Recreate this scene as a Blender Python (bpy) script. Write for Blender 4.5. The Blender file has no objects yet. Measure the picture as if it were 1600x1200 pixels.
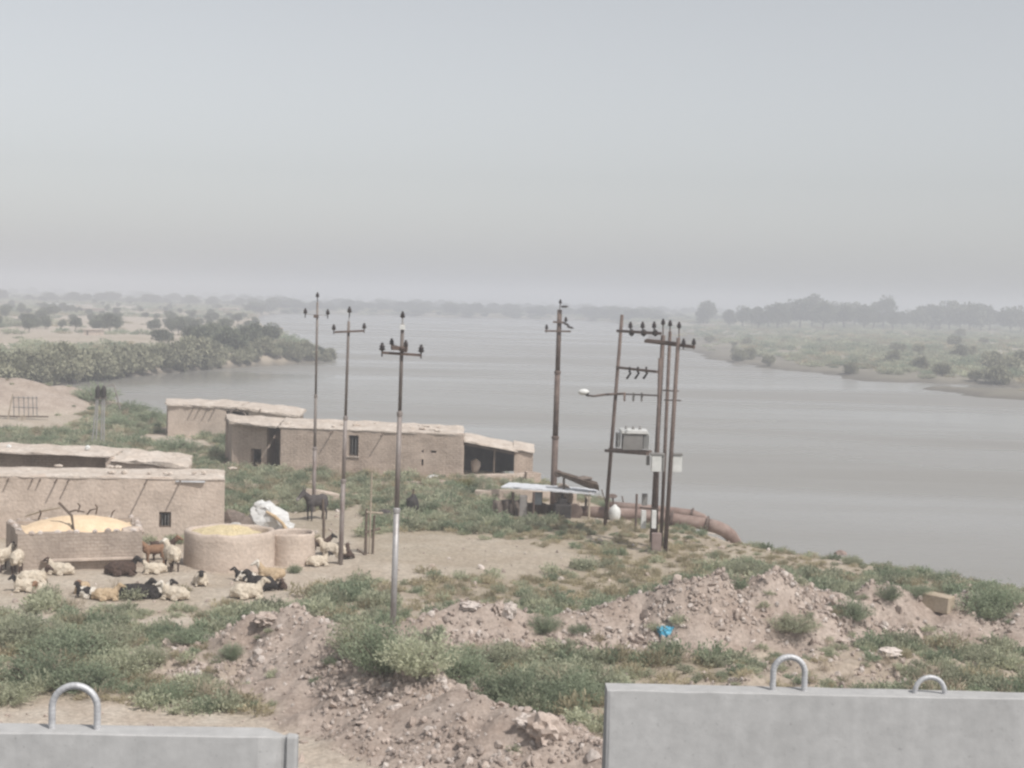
import bpy, bmesh, math, random
import numpy as np
from mathutils import Vector, Matrix, Quaternion, noise as mnoise

R = math.radians
random.seed(7)
S = bpy.context.scene
COL = S.collection

# ------------------------------------------------------------------ camera
F, CX, CY, CAMZ = 2400.0, 800.0, 600.0, 9.6
PITCH, ROLL = math.atan2(132.0, F), R(1.575)
CM = (Matrix.Rotation(math.pi / 2 - PITCH, 4, 'X') @ Matrix.Rotation(ROLL, 4, 'Z'))
cam_d = bpy.data.cameras.new('camera')
cam_d.sensor_width = 36.0
cam_d.lens = F / 1600.0 * 36.0
cam_d.clip_start = 0.1
cam_d.clip_end = 30000
cam = bpy.data.objects.new('camera', cam_d)
COL.objects.link(cam)
cam.matrix_world = Matrix.Translation((0, 0, CAMZ)) @ CM
S.camera = cam

# ------------------------------------------------------------------ light
SUN_AZ, SUN_EL = R(45), R(52)
sdir = Vector((math.sin(SUN_AZ) * math.cos(SUN_EL), -math.cos(SUN_AZ) * math.cos(SUN_EL), math.sin(SUN_EL)))
w = bpy.data.worlds.new('World')
S.world = w
w.use_nodes = True
nt = w.node_tree
nt.nodes.clear()
sky = nt.nodes.new('ShaderNodeTexSky')
sky.sky_type = 'NISHITA'
sky.sun_disc = False
sky.sun_elevation = SUN_EL
sky.sun_rotation = math.atan2(sdir.x, sdir.y)
sky.air_density = 1.05
sky.dust_density = 1.45
sky.ozone_density = 1.0
hs = nt.nodes.new('ShaderNodeHueSaturation')
hs.inputs['Saturation'].default_value = 0.22
bg = nt.nodes.new('ShaderNodeBackground')
bg.inputs['Strength'].default_value = 0.114
wo = nt.nodes.new('ShaderNodeOutputWorld')
nt.links.new(sky.outputs[0], hs.inputs['Color'])
nt.links.new(hs.outputs[0], bg.inputs['Color'])
nt.links.new(bg.outputs[0], wo.inputs['Surface'])
sun_d = bpy.data.lights.new('sun', 'SUN')
sun_d.energy = 3.5
sun_d.angle = R(0.6)
sun_d.color = (1.0, 0.965, 0.92)
sun = bpy.data.objects.new('sun', sun_d)
COL.objects.link(sun)
sun.location = (30, -40, 60)
sun.rotation_euler = sdir.to_track_quat('Z', 'Y').to_euler()

S.view_settings.view_transform = 'Standard'
S.view_settings.look = 'None'
S.view_settings.gamma = 1.0
S.view_settings.use_curve_mapping = False
S.view_settings.exposure = 0.13
S.render.engine = 'CYCLES'
S.cycles.use_denoising = True
S.cycles.max_bounces = 6
S.cycles.diffuse_bounces = 3
S.cycles.glossy_bounces = 2
S.cycles.transmission_bounces = 2
S.cycles.volume_bounces = 1
S.cycles.transparent_max_bounces = 4
S.cycles.filter_width = 2.5
HAZE_DENSITY = 0.0015

# ------------------------------------------------------------------ measuring the place
CR = CM.to_3x3()
def ray(px, py):
    return CR @ Vector(((px - CX) / F, -(py - CY) / F, -1.0))
def G(px, py, z=0.0):
    d = ray(px, py)
    t = (z - CAMZ) / d.z
    return Vector((d.x * t, d.y * t, z))
def A(px, py, Y):
    d = ray(px, py)
    t = Y / d.y
    return Vector((d.x * t, Y, CAMZ + d.z * t))

# ------------------------------------------------------------------ numpy noise
_rng = np.random.RandomState(11)
_perm = _rng.permutation(512)
_vals = _rng.rand(512)
def vnoise(x, y, seed=0):
    x = np.asarray(x, float); y = np.asarray(y, float)
    xi = np.floor(x).astype(np.int64); yi = np.floor(y).astype(np.int64)
    fx = x - xi; fy = y - yi
    fx = fx * fx * (3 - 2 * fx); fy = fy * fy * (3 - 2 * fy)
    def hsh(a, b):
        return _vals[(_perm[(_perm[(a + seed * 37) & 511] + b) & 511])]
    return ((hsh(xi, yi) * (1 - fx) + hsh(xi + 1, yi) * fx) * (1 - fy)
            + (hsh(xi, yi + 1) * (1 - fx) + hsh(xi + 1, yi + 1) * fx) * fy) * 2 - 1
def fbm(x, y, o=4, seed=0):
    s = 0; a = 1; t = 0
    for i in range(o):
        s = s + a * vnoise(np.asarray(x) * 2 ** i + 13.7 * i, np.asarray(y) * 2 ** i - 7.1 * i, seed + i)
        t += a; a *= 0.5
    return s / t
def sstep(a, b, v):
    t = np.clip((v - a) / (b - a), 0, 1)
    return t * t * (3 - 2 * t)

# ------------------------------------------------------------------ materials
def lin(c):
    return tuple(((v / 255) / 12.92 if v / 255 <= 0.04045 else ((v / 255 + 0.055) / 1.055) ** 2.4) for v in c)

def mat(name, c1, c2=None, scale=4.0, rough=0.9, bump=0.0, bscale=30.0, metal=0.0, spec=0.3, fine=0.12, rnd=0.0, transl=0.0, stretch=None, bdist=0.02):
    m = bpy.data.materials.new(name)
    m.use_nodes = True
    n = m.node_tree.nodes; l = m.node_tree.links
    b = n['Principled BSDF']
    b.inputs['Roughness'].default_value = rough
    b.inputs['Metallic'].default_value = metal
    b.inputs['Specular IOR Level'].default_value = spec
    tc = n.new('ShaderNodeTexCoord')
    vec = tc.outputs['Object']
    if stretch:
        mp = n.new('ShaderNodeMapping'); mp.inputs['Scale'].default_value = stretch
        l.new(vec, mp.inputs['Vector']); vec = mp.outputs[0]
    nz = n.new('ShaderNodeTexNoise'); nz.inputs['Scale'].default_value = scale
    nz.inputs['Detail'].default_value = 5; nz.inputs['Roughness'].default_value = 0.62
    l.new(vec, nz.inputs['Vector'])
    rp = n.new('ShaderNodeValToRGB')
    rp.color_ramp.elements[0].position = 0.36; rp.color_ramp.elements[1].position = 0.66
    rp.color_ramp.elements[0].color = (*c1, 1); rp.color_ramp.elements[1].color = (*(c2 or c1), 1)
    l.new(nz.outputs[0], rp.inputs[0])
    col = rp.outputs[0]
    nf = n.new('ShaderNodeTexNoise'); nf.inputs['Scale'].default_value = bscale; nf.inputs['Detail'].default_value = 4
    l.new(vec, nf.inputs['Vector'])
    if fine or rnd:
        hsv = n.new('ShaderNodeHueSaturation')
        mr = n.new('ShaderNodeMapRange'); mr.inputs[3].default_value = 1 - fine; mr.inputs[4].default_value = 1 + fine
        mr.inputs[1].default_value = 0.3; mr.inputs[2].default_value = 0.7
        l.new(nf.outputs[0], mr.inputs[0])
        val = mr.outputs[0]
        if rnd:
            oi = n.new('ShaderNodeObjectInfo')
            m2 = n.new('ShaderNodeMapRange'); m2.inputs[3].default_value = 1 - rnd; m2.inputs[4].default_value = 1 + rnd
            l.new(oi.outputs['Random'], m2.inputs[0])
            mu = n.new('ShaderNodeMath'); mu.operation = 'MULTIPLY'
            l.new(val, mu.inputs[0]); l.new(m2.outputs[0], mu.inputs[1]); val = mu.outputs[0]
        l.new(val, hsv.inputs['Value']); l.new(col, hsv.inputs['Color']); col = hsv.outputs[0]
    l.new(col, b.inputs['Base Color'])
    if bump:
        bp = n.new('ShaderNodeBump'); bp.inputs['Strength'].default_value = bump; bp.inputs['Distance'].default_value = bdist
        l.new(nf.outputs[0], bp.inputs['Height']); l.new(bp.outputs[0], b.inputs['Normal'])
    if transl:
        tr = n.new('ShaderNodeBsdfTranslucent'); l.new(col, tr.inputs['Color'])
        mx = n.new('ShaderNodeMixShader'); mx.inputs[0].default_value = transl
        l.new(b.outputs[0], mx.inputs[1]); l.new(tr.outputs[0], mx.inputs[2])
        l.new(mx.outputs[0], n['Material Output'].inputs['Surface'])
    return m

def mud_wall_mat(name, c1, c2, mortar, course=0.11, length=0.3, contrast=0.35):
    """sun-dried brick under a worn mud plaster: courses show through"""
    m = mat(name, c1, c2, scale=0.9, rough=0.95, bump=0.6, bscale=9, fine=0.10, spec=0.15, bdist=0.05)
    n = m.node_tree.nodes; l = m.node_tree.links
    b = n['Principled BSDF']
    src = b.inputs['Base Color'].links[0].from_socket
    tc = n.new('ShaderNodeTexCoord'); sp = n.new('ShaderNodeSeparateXYZ'); l.new(tc.outputs['Object'], sp.inputs[0])
    ad = n.new('ShaderNodeMath'); l.new(sp.outputs[0], ad.inputs[0]); l.new(sp.outputs[1], ad.inputs[1])
    dn = n.new('ShaderNodeTexNoise'); dn.inputs['Scale'].default_value = 1.3; l.new(tc.outputs['Object'], dn.inputs['Vector'])
    mz = n.new('ShaderNodeMath'); mz.operation = 'MULTIPLY_ADD'; mz.inputs[1].default_value = 0.09
    l.new(dn.outputs[0], mz.inputs[0]); l.new(sp.outputs[2], mz.inputs[2])
    cb = n.new('ShaderNodeCombineXYZ'); l.new(ad.outputs[0], cb.inputs[0]); l.new(mz.outputs[0], cb.inputs[1])
    br = n.new('ShaderNodeTexBrick'); br.inputs['Scale'].default_value = 1.0
    br.inputs['Brick Width'].default_value = length; br.inputs['Row Height'].default_value = course
    br.inputs['Mortar Size'].default_value = 0.018; br.inputs['Mortar Smooth'].default_value = 0.6
    br.inputs['Color1'].default_value = (1, 1, 1, 1); br.inputs['Color2'].default_value = (0.82, 0.80, 0.78, 1)
    br.inputs['Mortar'].default_value = (*mortar, 1)
    l.new(cb.outputs[0], br.inputs['Vector'])
    nm = n.new('ShaderNodeTexNoise'); nm.inputs['Scale'].default_value = 0.7; nm.inputs['Detail'].default_value = 4
    l.new(tc.outputs['Object'], nm.inputs['Vector'])
    mr = n.new('ShaderNodeMapRange'); mr.inputs[1].default_value = 0.35; mr.inputs[2].default_value = 0.65
    mr.inputs[3].default_value = contrast * 0.45; mr.inputs[4].default_value = contrast * 1.6
    l.new(nm.outputs[0], mr.inputs[0])
    mx = n.new('ShaderNodeMix'); mx.data_type = 'RGBA'; mx.blend_type = 'MULTIPLY'
    l.new(mr.outputs[0], mx.inputs[0]); l.new(src, mx.inputs[6]); l.new(br.outputs[0], mx.inputs[7])
    st = n.new('ShaderNodeMapping'); st.inputs['Scale'].default_value = (1.1, 1.1, .5); l.new(tc.outputs['Object'], st.inputs['Vector'])
    sn = n.new('ShaderNodeTexNoise'); sn.inputs['Scale'].default_value = 1.6; sn.inputs['Detail'].default_value = 5; l.new(st.outputs[0], sn.inputs['Vector'])
    sr = n.new('ShaderNodeMapRange'); sr.inputs[1].default_value = .36; sr.inputs[2].default_value = .6; sr.inputs[3].default_value = .93; sr.inputs[4].default_value = 1.04
    l.new(sn.outputs[0], sr.inputs[0])
    h2 = n.new('ShaderNodeHueSaturation'); l.new(sr.outputs[0], h2.inputs['Value']); l.new(mx.outputs[2], h2.inputs['Color'])
    l.new(h2.outputs[0], b.inputs['Base Color'])
    return m

MUD = mud_wall_mat('mud_brick', (0.45, 0.365, 0.305), (0.51, 0.42, 0.355), (0.5, 0.45, 0.42), contrast=0.5)
MUD_PLAIN = mud_wall_mat('mud_plaster', (0.49, 0.405, 0.34), (0.56, 0.47, 0.40), (0.6, 0.55, 0.52), course=.14, length=.4, contrast=.13)
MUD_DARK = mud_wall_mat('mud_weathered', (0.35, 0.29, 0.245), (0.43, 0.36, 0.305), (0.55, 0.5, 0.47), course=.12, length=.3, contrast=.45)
ROOF = mat('mud_straw_roof', (0.46, 0.39, 0.33), (0.57, 0.505, 0.445), scale=1.4, rough=0.95, bump=0.8, bscale=6, fine=0.18, spec=0.1, bdist=0.06)
WOOD = mat('weathered_wood', (0.10, 0.075, 0.06), (0.17, 0.13, 0.10), scale=6, rough=0.85, bump=0.3, bscale=40)
WOOD_PALE = mat('pale_wood', (0.33, 0.27, 0.21), (0.42, 0.36, 0.29), scale=6, rough=0.85, bump=0.3, bscale=40)
RUST = mat('rusty_steel', (0.11, 0.08, 0.068), (0.18, 0.135, 0.115), scale=3, rough=0.75, bump=0.2, bscale=25, metal=0.15)
PIPE_RUST = mat('rusty_pipe', (0.21, 0.145, 0.122), (0.31, 0.235, 0.205), scale=2.2, rough=0.8, bump=0.3, bscale=18)
GALV = mat('galvanised_steel', (0.33, 0.31, 0.30), (0.47, 0.46, 0.46), scale=2.5, rough=0.5, metal=0.35, bump=0.1, bscale=30)
GALV_RUST = mat('rust_streaked_steel', (0.17, 0.13, 0.115), (0.33, 0.30, 0.285), scale=2.0, rough=0.6, metal=0.2, bump=0.1, bscale=30, stretch=(1, 1, 0.35))
POLE = mat('grey_brown_steel', (0.15, 0.125, 0.112), (0.25, 0.22, 0.20), scale=2.4, rough=0.7, metal=0.15, bump=0.15, bscale=25, stretch=(1, 1, .4))
INSUL = mat('dark_porcelain', (0.028, 0.022, 0.022), (0.05, 0.038, 0.035), scale=9, rough=0.3, spec=0.5)
DARK = mat('dark_metal', (0.03, 0.027, 0.026), (0.06, 0.052, 0.048), scale=6, rough=0.7)
GREY_PAINT = mat('grey_paint', (0.20, 0.19, 0.18), (0.26, 0.25, 0.24), scale=2, rough=0.6)
WHITE_PAINT = mat('white_paint', (0.56, 0.56, 0.54), (0.68, 0.68, 0.66), scale=3, rough=0.6, bump=0.05)
WHITE_SHEET = mat('white_sheet_metal', (0.55, 0.56, 0.58), (0.72, 0.73, 0.75), scale=2, rough=0.5, metal=0.1)
TARP_W = mat('white_tarpaulin', (0.50, 0.495, 0.485), (0.62, 0.615, 0.60), scale=3, rough=0.75, bump=0.4, bscale=8)
TARP_T = mat('tan_cloth', (0.45, 0.33, 0.2), (0.55, 0.42, 0.28), scale=5, rough=0.9)
TARP_B = mat('blue_plastic', (0.06, 0.33, 0.52), (0.13, 0.46, 0.62), scale=6, rough=0.45)
GRAIN = mat('orange_grain', (0.66, 0.50, 0.335), (0.74, 0.58, 0.405), scale=3, rough=0.95, bump=0.6, bscale=30, fine=0.14)
STRAW = mat('yellow_straw', (0.50, 0.41, 0.25), (0.64, 0.54, 0.35), scale=7, rough=0.95, bump=0.9, bscale=26, fine=0.25)
HAY_DARK = mat('dark_fodder', (0.13, 0.105, 0.09), (0.22, 0.18, 0.155), scale=4, rough=0.95, bump=0.8, bscale=14)
CONC = mat('pale_concrete', (0.38, 0.375, 0.37), (0.43, 0.425, 0.42), scale=1.3, rough=0.85, bump=0.25, bscale=16, fine=0.06, bdist=0.01)
def concrete_wear(m):
    n = m.node_tree.nodes; l = m.node_tree.links; b = n['Principled BSDF']
    src = b.inputs['Base Color'].links[0].from_socket
    tc = n.new('ShaderNodeTexCoord')
    def noi(sc, scale, p0, p1, v0, v1, det=5):
        mp = n.new('ShaderNodeMapping'); mp.inputs['Scale'].default_value = sc; l.new(tc.outputs['Object'], mp.inputs['Vector'])
        t = n.new('ShaderNodeTexNoise'); t.inputs['Scale'].default_value = scale; t.inputs['Detail'].default_value = det; l.new(mp.outputs[0], t.inputs['Vector'])
        r_ = n.new('ShaderNodeMapRange'); r_.inputs[1].default_value = p0; r_.inputs[2].default_value = p1; r_.inputs[3].default_value = v0; r_.inputs[4].default_value = v1
        l.new(t.outputs[0], r_.inputs[0]); return r_.outputs[0]
    drip = noi((7, 7, .5), 1.5, .35, .65, .95, 1.03)
    cloud = noi((1, 1, 1), 4.0, .3, .7, .97, 1.03)
    pit = noi((1, 1, 1), 70.0, .68, .74, 1.0, .72, 2)
    x = drip
    for q in (cloud, pit):
        mu = n.new('ShaderNodeMath'); mu.operation = 'MULTIPLY'; l.new(x, mu.inputs[0]); l.new(q, mu.inputs[1]); x = mu.outputs[0]
    h = n.new('ShaderNodeHueSaturation'); l.new(x, h.inputs['Value']); l.new(src, h.inputs['Color']); l.new(h.outputs[0], b.inputs['Base Color'])
concrete_wear(CONC)
CONC_TAN = mat('tan_concrete', (0.36, 0.29, 0.21), (0.44, 0.37, 0.29), scale=2.5, rough=0.9, bump=0.3, bscale=18)
REBAR = mat('ribbed_bar', (0.46, 0.46, 0.47), (0.58, 0.58, 0.59), scale=20, rough=0.55, metal=0.3)
ROCK = mat('soil_clod', (0.33, 0.265, 0.225), (0.46, 0.39, 0.345), scale=2, rough=0.95, bump=0.5, bscale=12, rnd=0.22)
ROCK_PALE = mat('pale_stone', (0.46, 0.40, 0.36), (0.56, 0.50, 0.46), scale=2, rough=0.95, bump=0.5, bscale=12, rnd=0.15)
LEAF_SAGE = mat('sage_leaf', (0.36, 0.375, 0.265), (0.49, 0.495, 0.36), scale=3.0, rough=0.8, bscale=11, fine=0.25, rnd=0.22, transl=0.45, spec=0.2)
LEAF_GREEN = mat('green_leaf', (0.24, 0.285, 0.19), (0.36, 0.40, 0.28), scale=3.0, rough=0.8, bscale=11, fine=0.25, rnd=0.2, transl=0.45, spec=0.2)
LEAF_OLIVE = mat('olive_dry_grass', (0.37, 0.33, 0.22), (0.49, 0.43, 0.30), scale=2.5, rough=0.85, bscale=11, fine=0.2, rnd=0.22, transl=0.45, spec=0.15)
LEAF_YELLOW = mat('yellow_green_leaf', (0.20, 0.195, 0.07), (0.29, 0.27, 0.11), scale=2.5, rough=0.85, bscale=11, fine=0.2, rnd=0.15, transl=0.45, spec=0.15)
LEAF_TREE = mat('tree_leaf', (0.12, 0.135, 0.09), (0.19, 0.20, 0.138), scale=0.6, rough=0.8, bscale=3, fine=0.25, rnd=0.22, transl=0.2, spec=0.2)
LEAF_REED = mat('tamarisk_leaf', (0.235, 0.235, 0.16), (0.34, 0.325, 0.23), scale=0.5, rough=0.85, bscale=3, fine=0.25, rnd=0.18, transl=0.2, spec=0.2)
BARK = mat('bark', (0.09, 0.07, 0.055), (0.15, 0.12, 0.095), scale=5, rough=0.95, bump=0.4, bscale=20)
WOOL = mat('cream_wool', (0.48, 0.41, 0.325), (0.60, 0.53, 0.435), scale=7, rough=1.0, bump=0.8, bscale=28, fine=0.12, spec=0.05)
WOOL_W = mat('white_wool', (0.58, 0.53, 0.46), (0.68, 0.63, 0.56), scale=7, rough=1.0, bump=0.8, bscale=28, fine=0.1, spec=0.05)
WOOL_TAN = mat('tan_wool', (0.38, 0.28, 0.18), (0.5, 0.39, 0.27), scale=7, rough=1.0, bump=0.8, bscale=28, fine=0.12, spec=0.05)
FUR_K = mat('black_fur', (0.02, 0.017, 0.016), (0.04, 0.034, 0.032), scale=8, rough=0.85, bump=0.5, bscale=28)
FUR_DB = mat('dark_brown_fur', (0.055, 0.036, 0.028), (0.095, 0.062, 0.048), scale=8, rough=0.9, bump=0.5, bscale=28)
FUR_RB = mat('red_brown_fur', (0.20, 0.115, 0.07), (0.28, 0.17, 0.11), scale=8, rough=0.9, bump=0.5, bscale=28)
FUR_G = mat('grey_brown_fur', (0.05, 0.043, 0.042), (0.095, 0.083, 0.08), scale=6, rough=0.9, bump=0.4, bscale=28)

# ------------------------------------------------------------------ object helpers
def props(o, label=None, cat=None, group=None, kind=None):
    if label: o['label'] = label
    if cat: o['category'] = cat
    if group: o['group'] = group
    if kind: o['kind'] = kind
    return o

def root(name, loc, label, cat, group=None, rz=0.0):
    o = bpy.data.objects.new(name, None)
    o.empty_display_size = 0.3
    COL.objects.link(o)
    o.location = loc
    o.rotation_euler = (0, 0, rz)
    return props(o, label, cat, group)

def link_mesh(name, me, parent=None, loc=None):
    o = bpy.data.objects.new(name, me)
    COL.objects.link(o)
    if parent is not None: o.parent = parent
    if loc is not None: o.location = loc
    return o

def world_origin(p):
    v = Vector((0, 0, 0))
    while p is not None:
        v += p.location; p = p.parent
    return v

class MB:
    """collects shapes, given in world metres, into one mesh"""
    def __init__(s): s.v = []; s.f = []; s.m = []; s.cur = 0
    def add(s, vs, fs):
        o = len(s.v)
        s.v += [tuple(p) for p in vs]
        s.f += [tuple(i + o for i in f) for f in fs]
        s.m += [s.cur] * len(fs)
        return s
    def box(s, c, size, rz=0.0, ry=0.0, rx=0.0, bevel=0.0):
        c = Vector(c); h = Vector(size) / 2
        M = Matrix.Rotation(rz, 3, 'Z') @ Matrix.Rotation(ry, 3, 'Y') @ Matrix.Rotation(rx, 3, 'X')
        if bevel <= 0:
            P = [c + M @ Vector((sx * h.x, sy * h.y, sz * h.z)) for sz in (-1, 1) for sy in (-1, 1) for sx in (-1, 1)]
            return s.add(P, [(0, 2, 3, 1), (4, 5, 7, 6), (0, 1, 5, 4), (2, 6, 7, 3), (0, 4, 6, 2), (1, 3, 7, 5)])
        b = min(bevel, h.x * .9, h.y * .9, h.z * .9)
        bm = bmesh.new(); bmesh.ops.create_cube(bm, size=2)
        for v in bm.verts: v.co = Vector((v.co.x * h.x, v.co.y * h.y, v.co.z * h.z))
        bmesh.ops.bevel(bm, geom=bm.edges[:], offset=b, segments=2, affect='EDGES', profile=0.5)
        bm.verts.index_update()
        vs = [c + M @ v.co for v in bm.verts]; fs = [[v.index for v in f.verts] for f in bm.faces]
        bm.free()
        return s.add(vs, fs)
    def beam(s, a, b, wd, ht=None):
        """square section bar between two points"""
        a = Vector(a); b = Vector(b); ht = ht or wd
        d = (b - a); L = d.length; d.normalize()
        up = Vector((0, 0, 1)) if abs(d.z) < 0.95 else Vector((0, 1, 0))
        sx = d.cross(up).normalized(); sz = sx.cross(d)
        P = []
        for q in (a, b):
            for i, j in ((-1, -1), (1, -1), (1, 1), (-1, 1)):
                P.append(q + sx * (wd / 2 * i) + sz * (ht / 2 * j))
        return s.add(P, [(0, 1, 2, 3), (7, 6, 5, 4), (0, 4, 5, 1), (1, 5, 6, 2), (2, 6, 7, 3), (3, 7, 4, 0)])
    def tube(s, pts, rad, n=8, cap=True):
        pts = [Vector(p) for p in pts]
        if not hasattr(rad, '__len__'): rad = [rad] * len(pts)
        base = len(s.v); V = []; Fc = []
        prev = None
        for i, p in enumerate(pts):
            d = (pts[min(i + 1, len(pts) - 1)] - pts[max(i - 1, 0)]).normalized()
            if prev is None:
                ref = Vector((0, 0, 1)) if abs(d.z) < 0.9 else Vector((1, 0, 0))
                u = d.cross(ref).normalized()
            else:
                u = (prev - d * prev.dot(d)).normalized()
            prev = u; v = d.cross(u)
            for k in range(n):
                a = 2 * math.pi * k / n
                V.append(p + (u * math.cos(a) + v * math.sin(a)) * rad[i])
        for i in range(len(pts) - 1):
            for k in range(n):
                k2 = (k + 1) % n
                Fc.append((i * n + k, i * n + k2, (i + 1) * n + k2, (i + 1) * n + k))
        if cap:
            Fc.append(tuple(range(n - 1, -1, -1)))
            Fc.append(tuple((len(pts) - 1) * n + k for k in range(n)))
        return s.add(V, Fc)
    def lathe(s, c, prof, n=10, axis=None):
        c = Vector(c); ax = Vector(axis or (0, 0, 1)).normalized()
        q = Vector((0, 0, 1)).rotation_difference(ax)
        V = []; Fc = []
        for r, z in prof:
            for k in range(n):
                a = 2 * math.pi * k / n
                V.append(c + q @ Vector((r * math.cos(a), r * math.sin(a), z)))
        for i in range(len(prof) - 1):
            for k in range(n):
                k2 = (k + 1) % n
                Fc.append((i * n + k, i * n + k2, (i + 1) * n + k2, (i + 1) * n + k))
        Fc.append(tuple(range(n - 1, -1, -1)))
        Fc.append(tuple((len(prof) - 1) * n + k for k in range(n)))
        return s.add(V, Fc)
    def blob(s, c, r, sub=2, amp=0.15, freq=1.5, seed=0.0, flat=None):
        bm = bmesh.new(); bmesh.ops.create_icosphere(bm, subdivisions=sub, radius=1)
        c = Vector(c); r = Vector(r)
        vs = []
        for v in bm.verts:
            k = 1 + amp * mnoise.fractal(v.co * freq + Vector((seed, seed * 1.7, 0)), 1.0, 2.0, 3)
            p = Vector((v.co.x * r.x, v.co.y * r.y, v.co.z * r.z)) * k
            if flat is not None and p.z < flat: p.z = flat
            vs.append(c + p)
        bm.verts.index_update()
        fs = [[v.index for v in f.verts] for f in bm.faces]
        bm.free()
        return s.add(vs, fs)
    def build(s, name, mats, parent=None, smooth=False, loc=None):
        o0 = world_origin(parent) if parent is not None else Vector(loc or (0, 0, 0))
        me = bpy.data.meshes.new(name)
        me.from_pydata([(x - o0.x, y - o0.y, z - o0.z) for x, y, z in s.v], [], s.f)
        if not isinstance(mats, (list, tuple)): mats = [mats]
        for m in mats: me.materials.append(m)
        if len(mats) > 1: me.polygons.foreach_set('material_index', s.m)
        if smooth: me.polygons.foreach_set('use_smooth', [True] * len(me.polygons))
        me.update()
        return link_mesh(name, me, parent, None if parent is not None else o0)

# ------------------------------------------------------------------ the terrain
WATER_Z = -1.8
near_px = [(1900, 975), (1600, 934), (1440, 912), (1330, 891), (1230, 866), (1150, 845), (1090, 812), (1040, 797), (950, 777),
           (850, 753), (760, 735), (600, 712), (450, 690), (300, 662), (220, 640), (150, 624), (60, 640), (-120, 652), (-500, 664)]
pen_px = [(-500, 626), (0, 611), (120, 600), (200, 590), (300, 581), (420, 572), (490, 568), (515, 566), (505, 556), (470, 540), (430, 520), (405, 505), (400, 496)]
far_px = [(425, 492), (500, 491), (600, 493), (700, 496), (800, 498), (880, 500), (945, 503)]
right_px = [(960, 508), (1000, 525), (1050, 545), (1100, 562), (1200, 578), (1290, 588), (1400, 603), (1500, 618), (1600, 630), (1900, 672)]
poly = []; typ = []
for lst, t in ((near_px, 0), (pen_px, 1), (far_px, 2), (right_px, 3)):
    for p in lst:
        g = G(p[0], p[1], WATER_Z); poly.append((g.x, g.y)); typ.append(t)
poly += [(260, 90), (260, 10), (90, 40)]; typ += [3, 0, 0]
RIV = np.array(poly); RT = np.array(typ)

def seg_dist(x, y, pts, closed):
    best = np.full(x.shape, 1e18); idx = np.zeros(x.shape, int); tt = np.zeros(x.shape)
    n = len(pts)
    for i in range(n if closed else n - 1):
        a = pts[i]; b = pts[(i + 1) % n]
        d = b - a; L = (d * d).sum() + 1e-9
        t = np.clip(((x - a[0]) * d[0] + (y - a[1]) * d[1]) / L, 0, 1)
        q = (x - a[0] - t * d[0]) ** 2 + (y - a[1] - t * d[1]) ** 2
        m = q < best
        best[m] = q[m]; idx[m] = i; tt[m] = t[m]
    return np.sqrt(best), idx, tt
def inside(x, y, pts):
    r = np.zeros(x.shape, bool); n = len(pts)
    for i in range(n):
        a = pts[i]; b = pts[(i + 1) % n]
        c = ((a[1] > y) != (b[1] > y)) & (x < (b[0] - a[0]) * (y - a[1]) / (b[1] - a[1] + 1e-12) + a[0])
        r ^= c
    return r

# spoil ridges bulldozed from the ground: (px, py, crest height, half width)
ridge_A = [(330, 1010, .5, 2.6), (400, 966, 1.1, 3.2), (470, 950, 1.5, 3.4), (560, 1000, 1.25, 3.2), (640, 1045, 1.15, 3.0), (720, 1076, 1.2, 2.9),
           (800, 1108, 1.15, 2.8), (880, 1138, 1.05, 2.7), (960, 1165, .9, 2.6), (1150, 1220, .8, 2.6)]
ridge_B = [(610, 985, .3, 2.0), (660, 968, .7, 2.2), (730, 942, 1.05, 2.3), (800, 942, 1.05, 2.2), (850, 968, .6, 2.0), (930, 953, .9, 2.3), (1000, 940, 1.1, 2.5),
           (1070, 918, 1.6, 2.7), (1125, 888, 2.05, 2.9), (1165, 908, 1.6, 2.6), (1200, 893, 1.95, 2.7), (1260, 916, 1.35, 2.7), (1330, 926, 1.1, 2.5), (1355, 914, 1.3, 2.4),
           (1420, 930, 1.0, 2.4), (1480, 918, 1.2, 2.6), (1530, 934, .8, 2.3), (1590, 935, 1.0, 2.5), (1700, 950, .9, 2.5)]
ridge_C = [(930, 1140, .0, 1.6), (1000, 1110, .25, 1.8), (1300, 1022, .35, 2.2), (1400, 1030, .3, 2.0), (1500, 1050, .0, 1.8)]
RID = []
for rr in (ridge_A, ridge_B, ridge_C):
    P = [G(a, b, h) for a, b, h, _ in rr]
    RID.append((np.array([(p.x, p.y) for p in P]), np.array([q[2] for q in rr]), np.array([q[3] for q in rr])))
mounds = []
for px, py, Y, rad in ((-30, 586, 121, 11), (25, 592, 120, 9), (95, 604, 126, 7), (60, 611, 118, 6), (-110, 588, 124, 12)):
    p = A(px, py, Y); mounds.append((p.x, p.y, p.z, rad))
POOL = G(1450, 602, WATER_Z)

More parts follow.
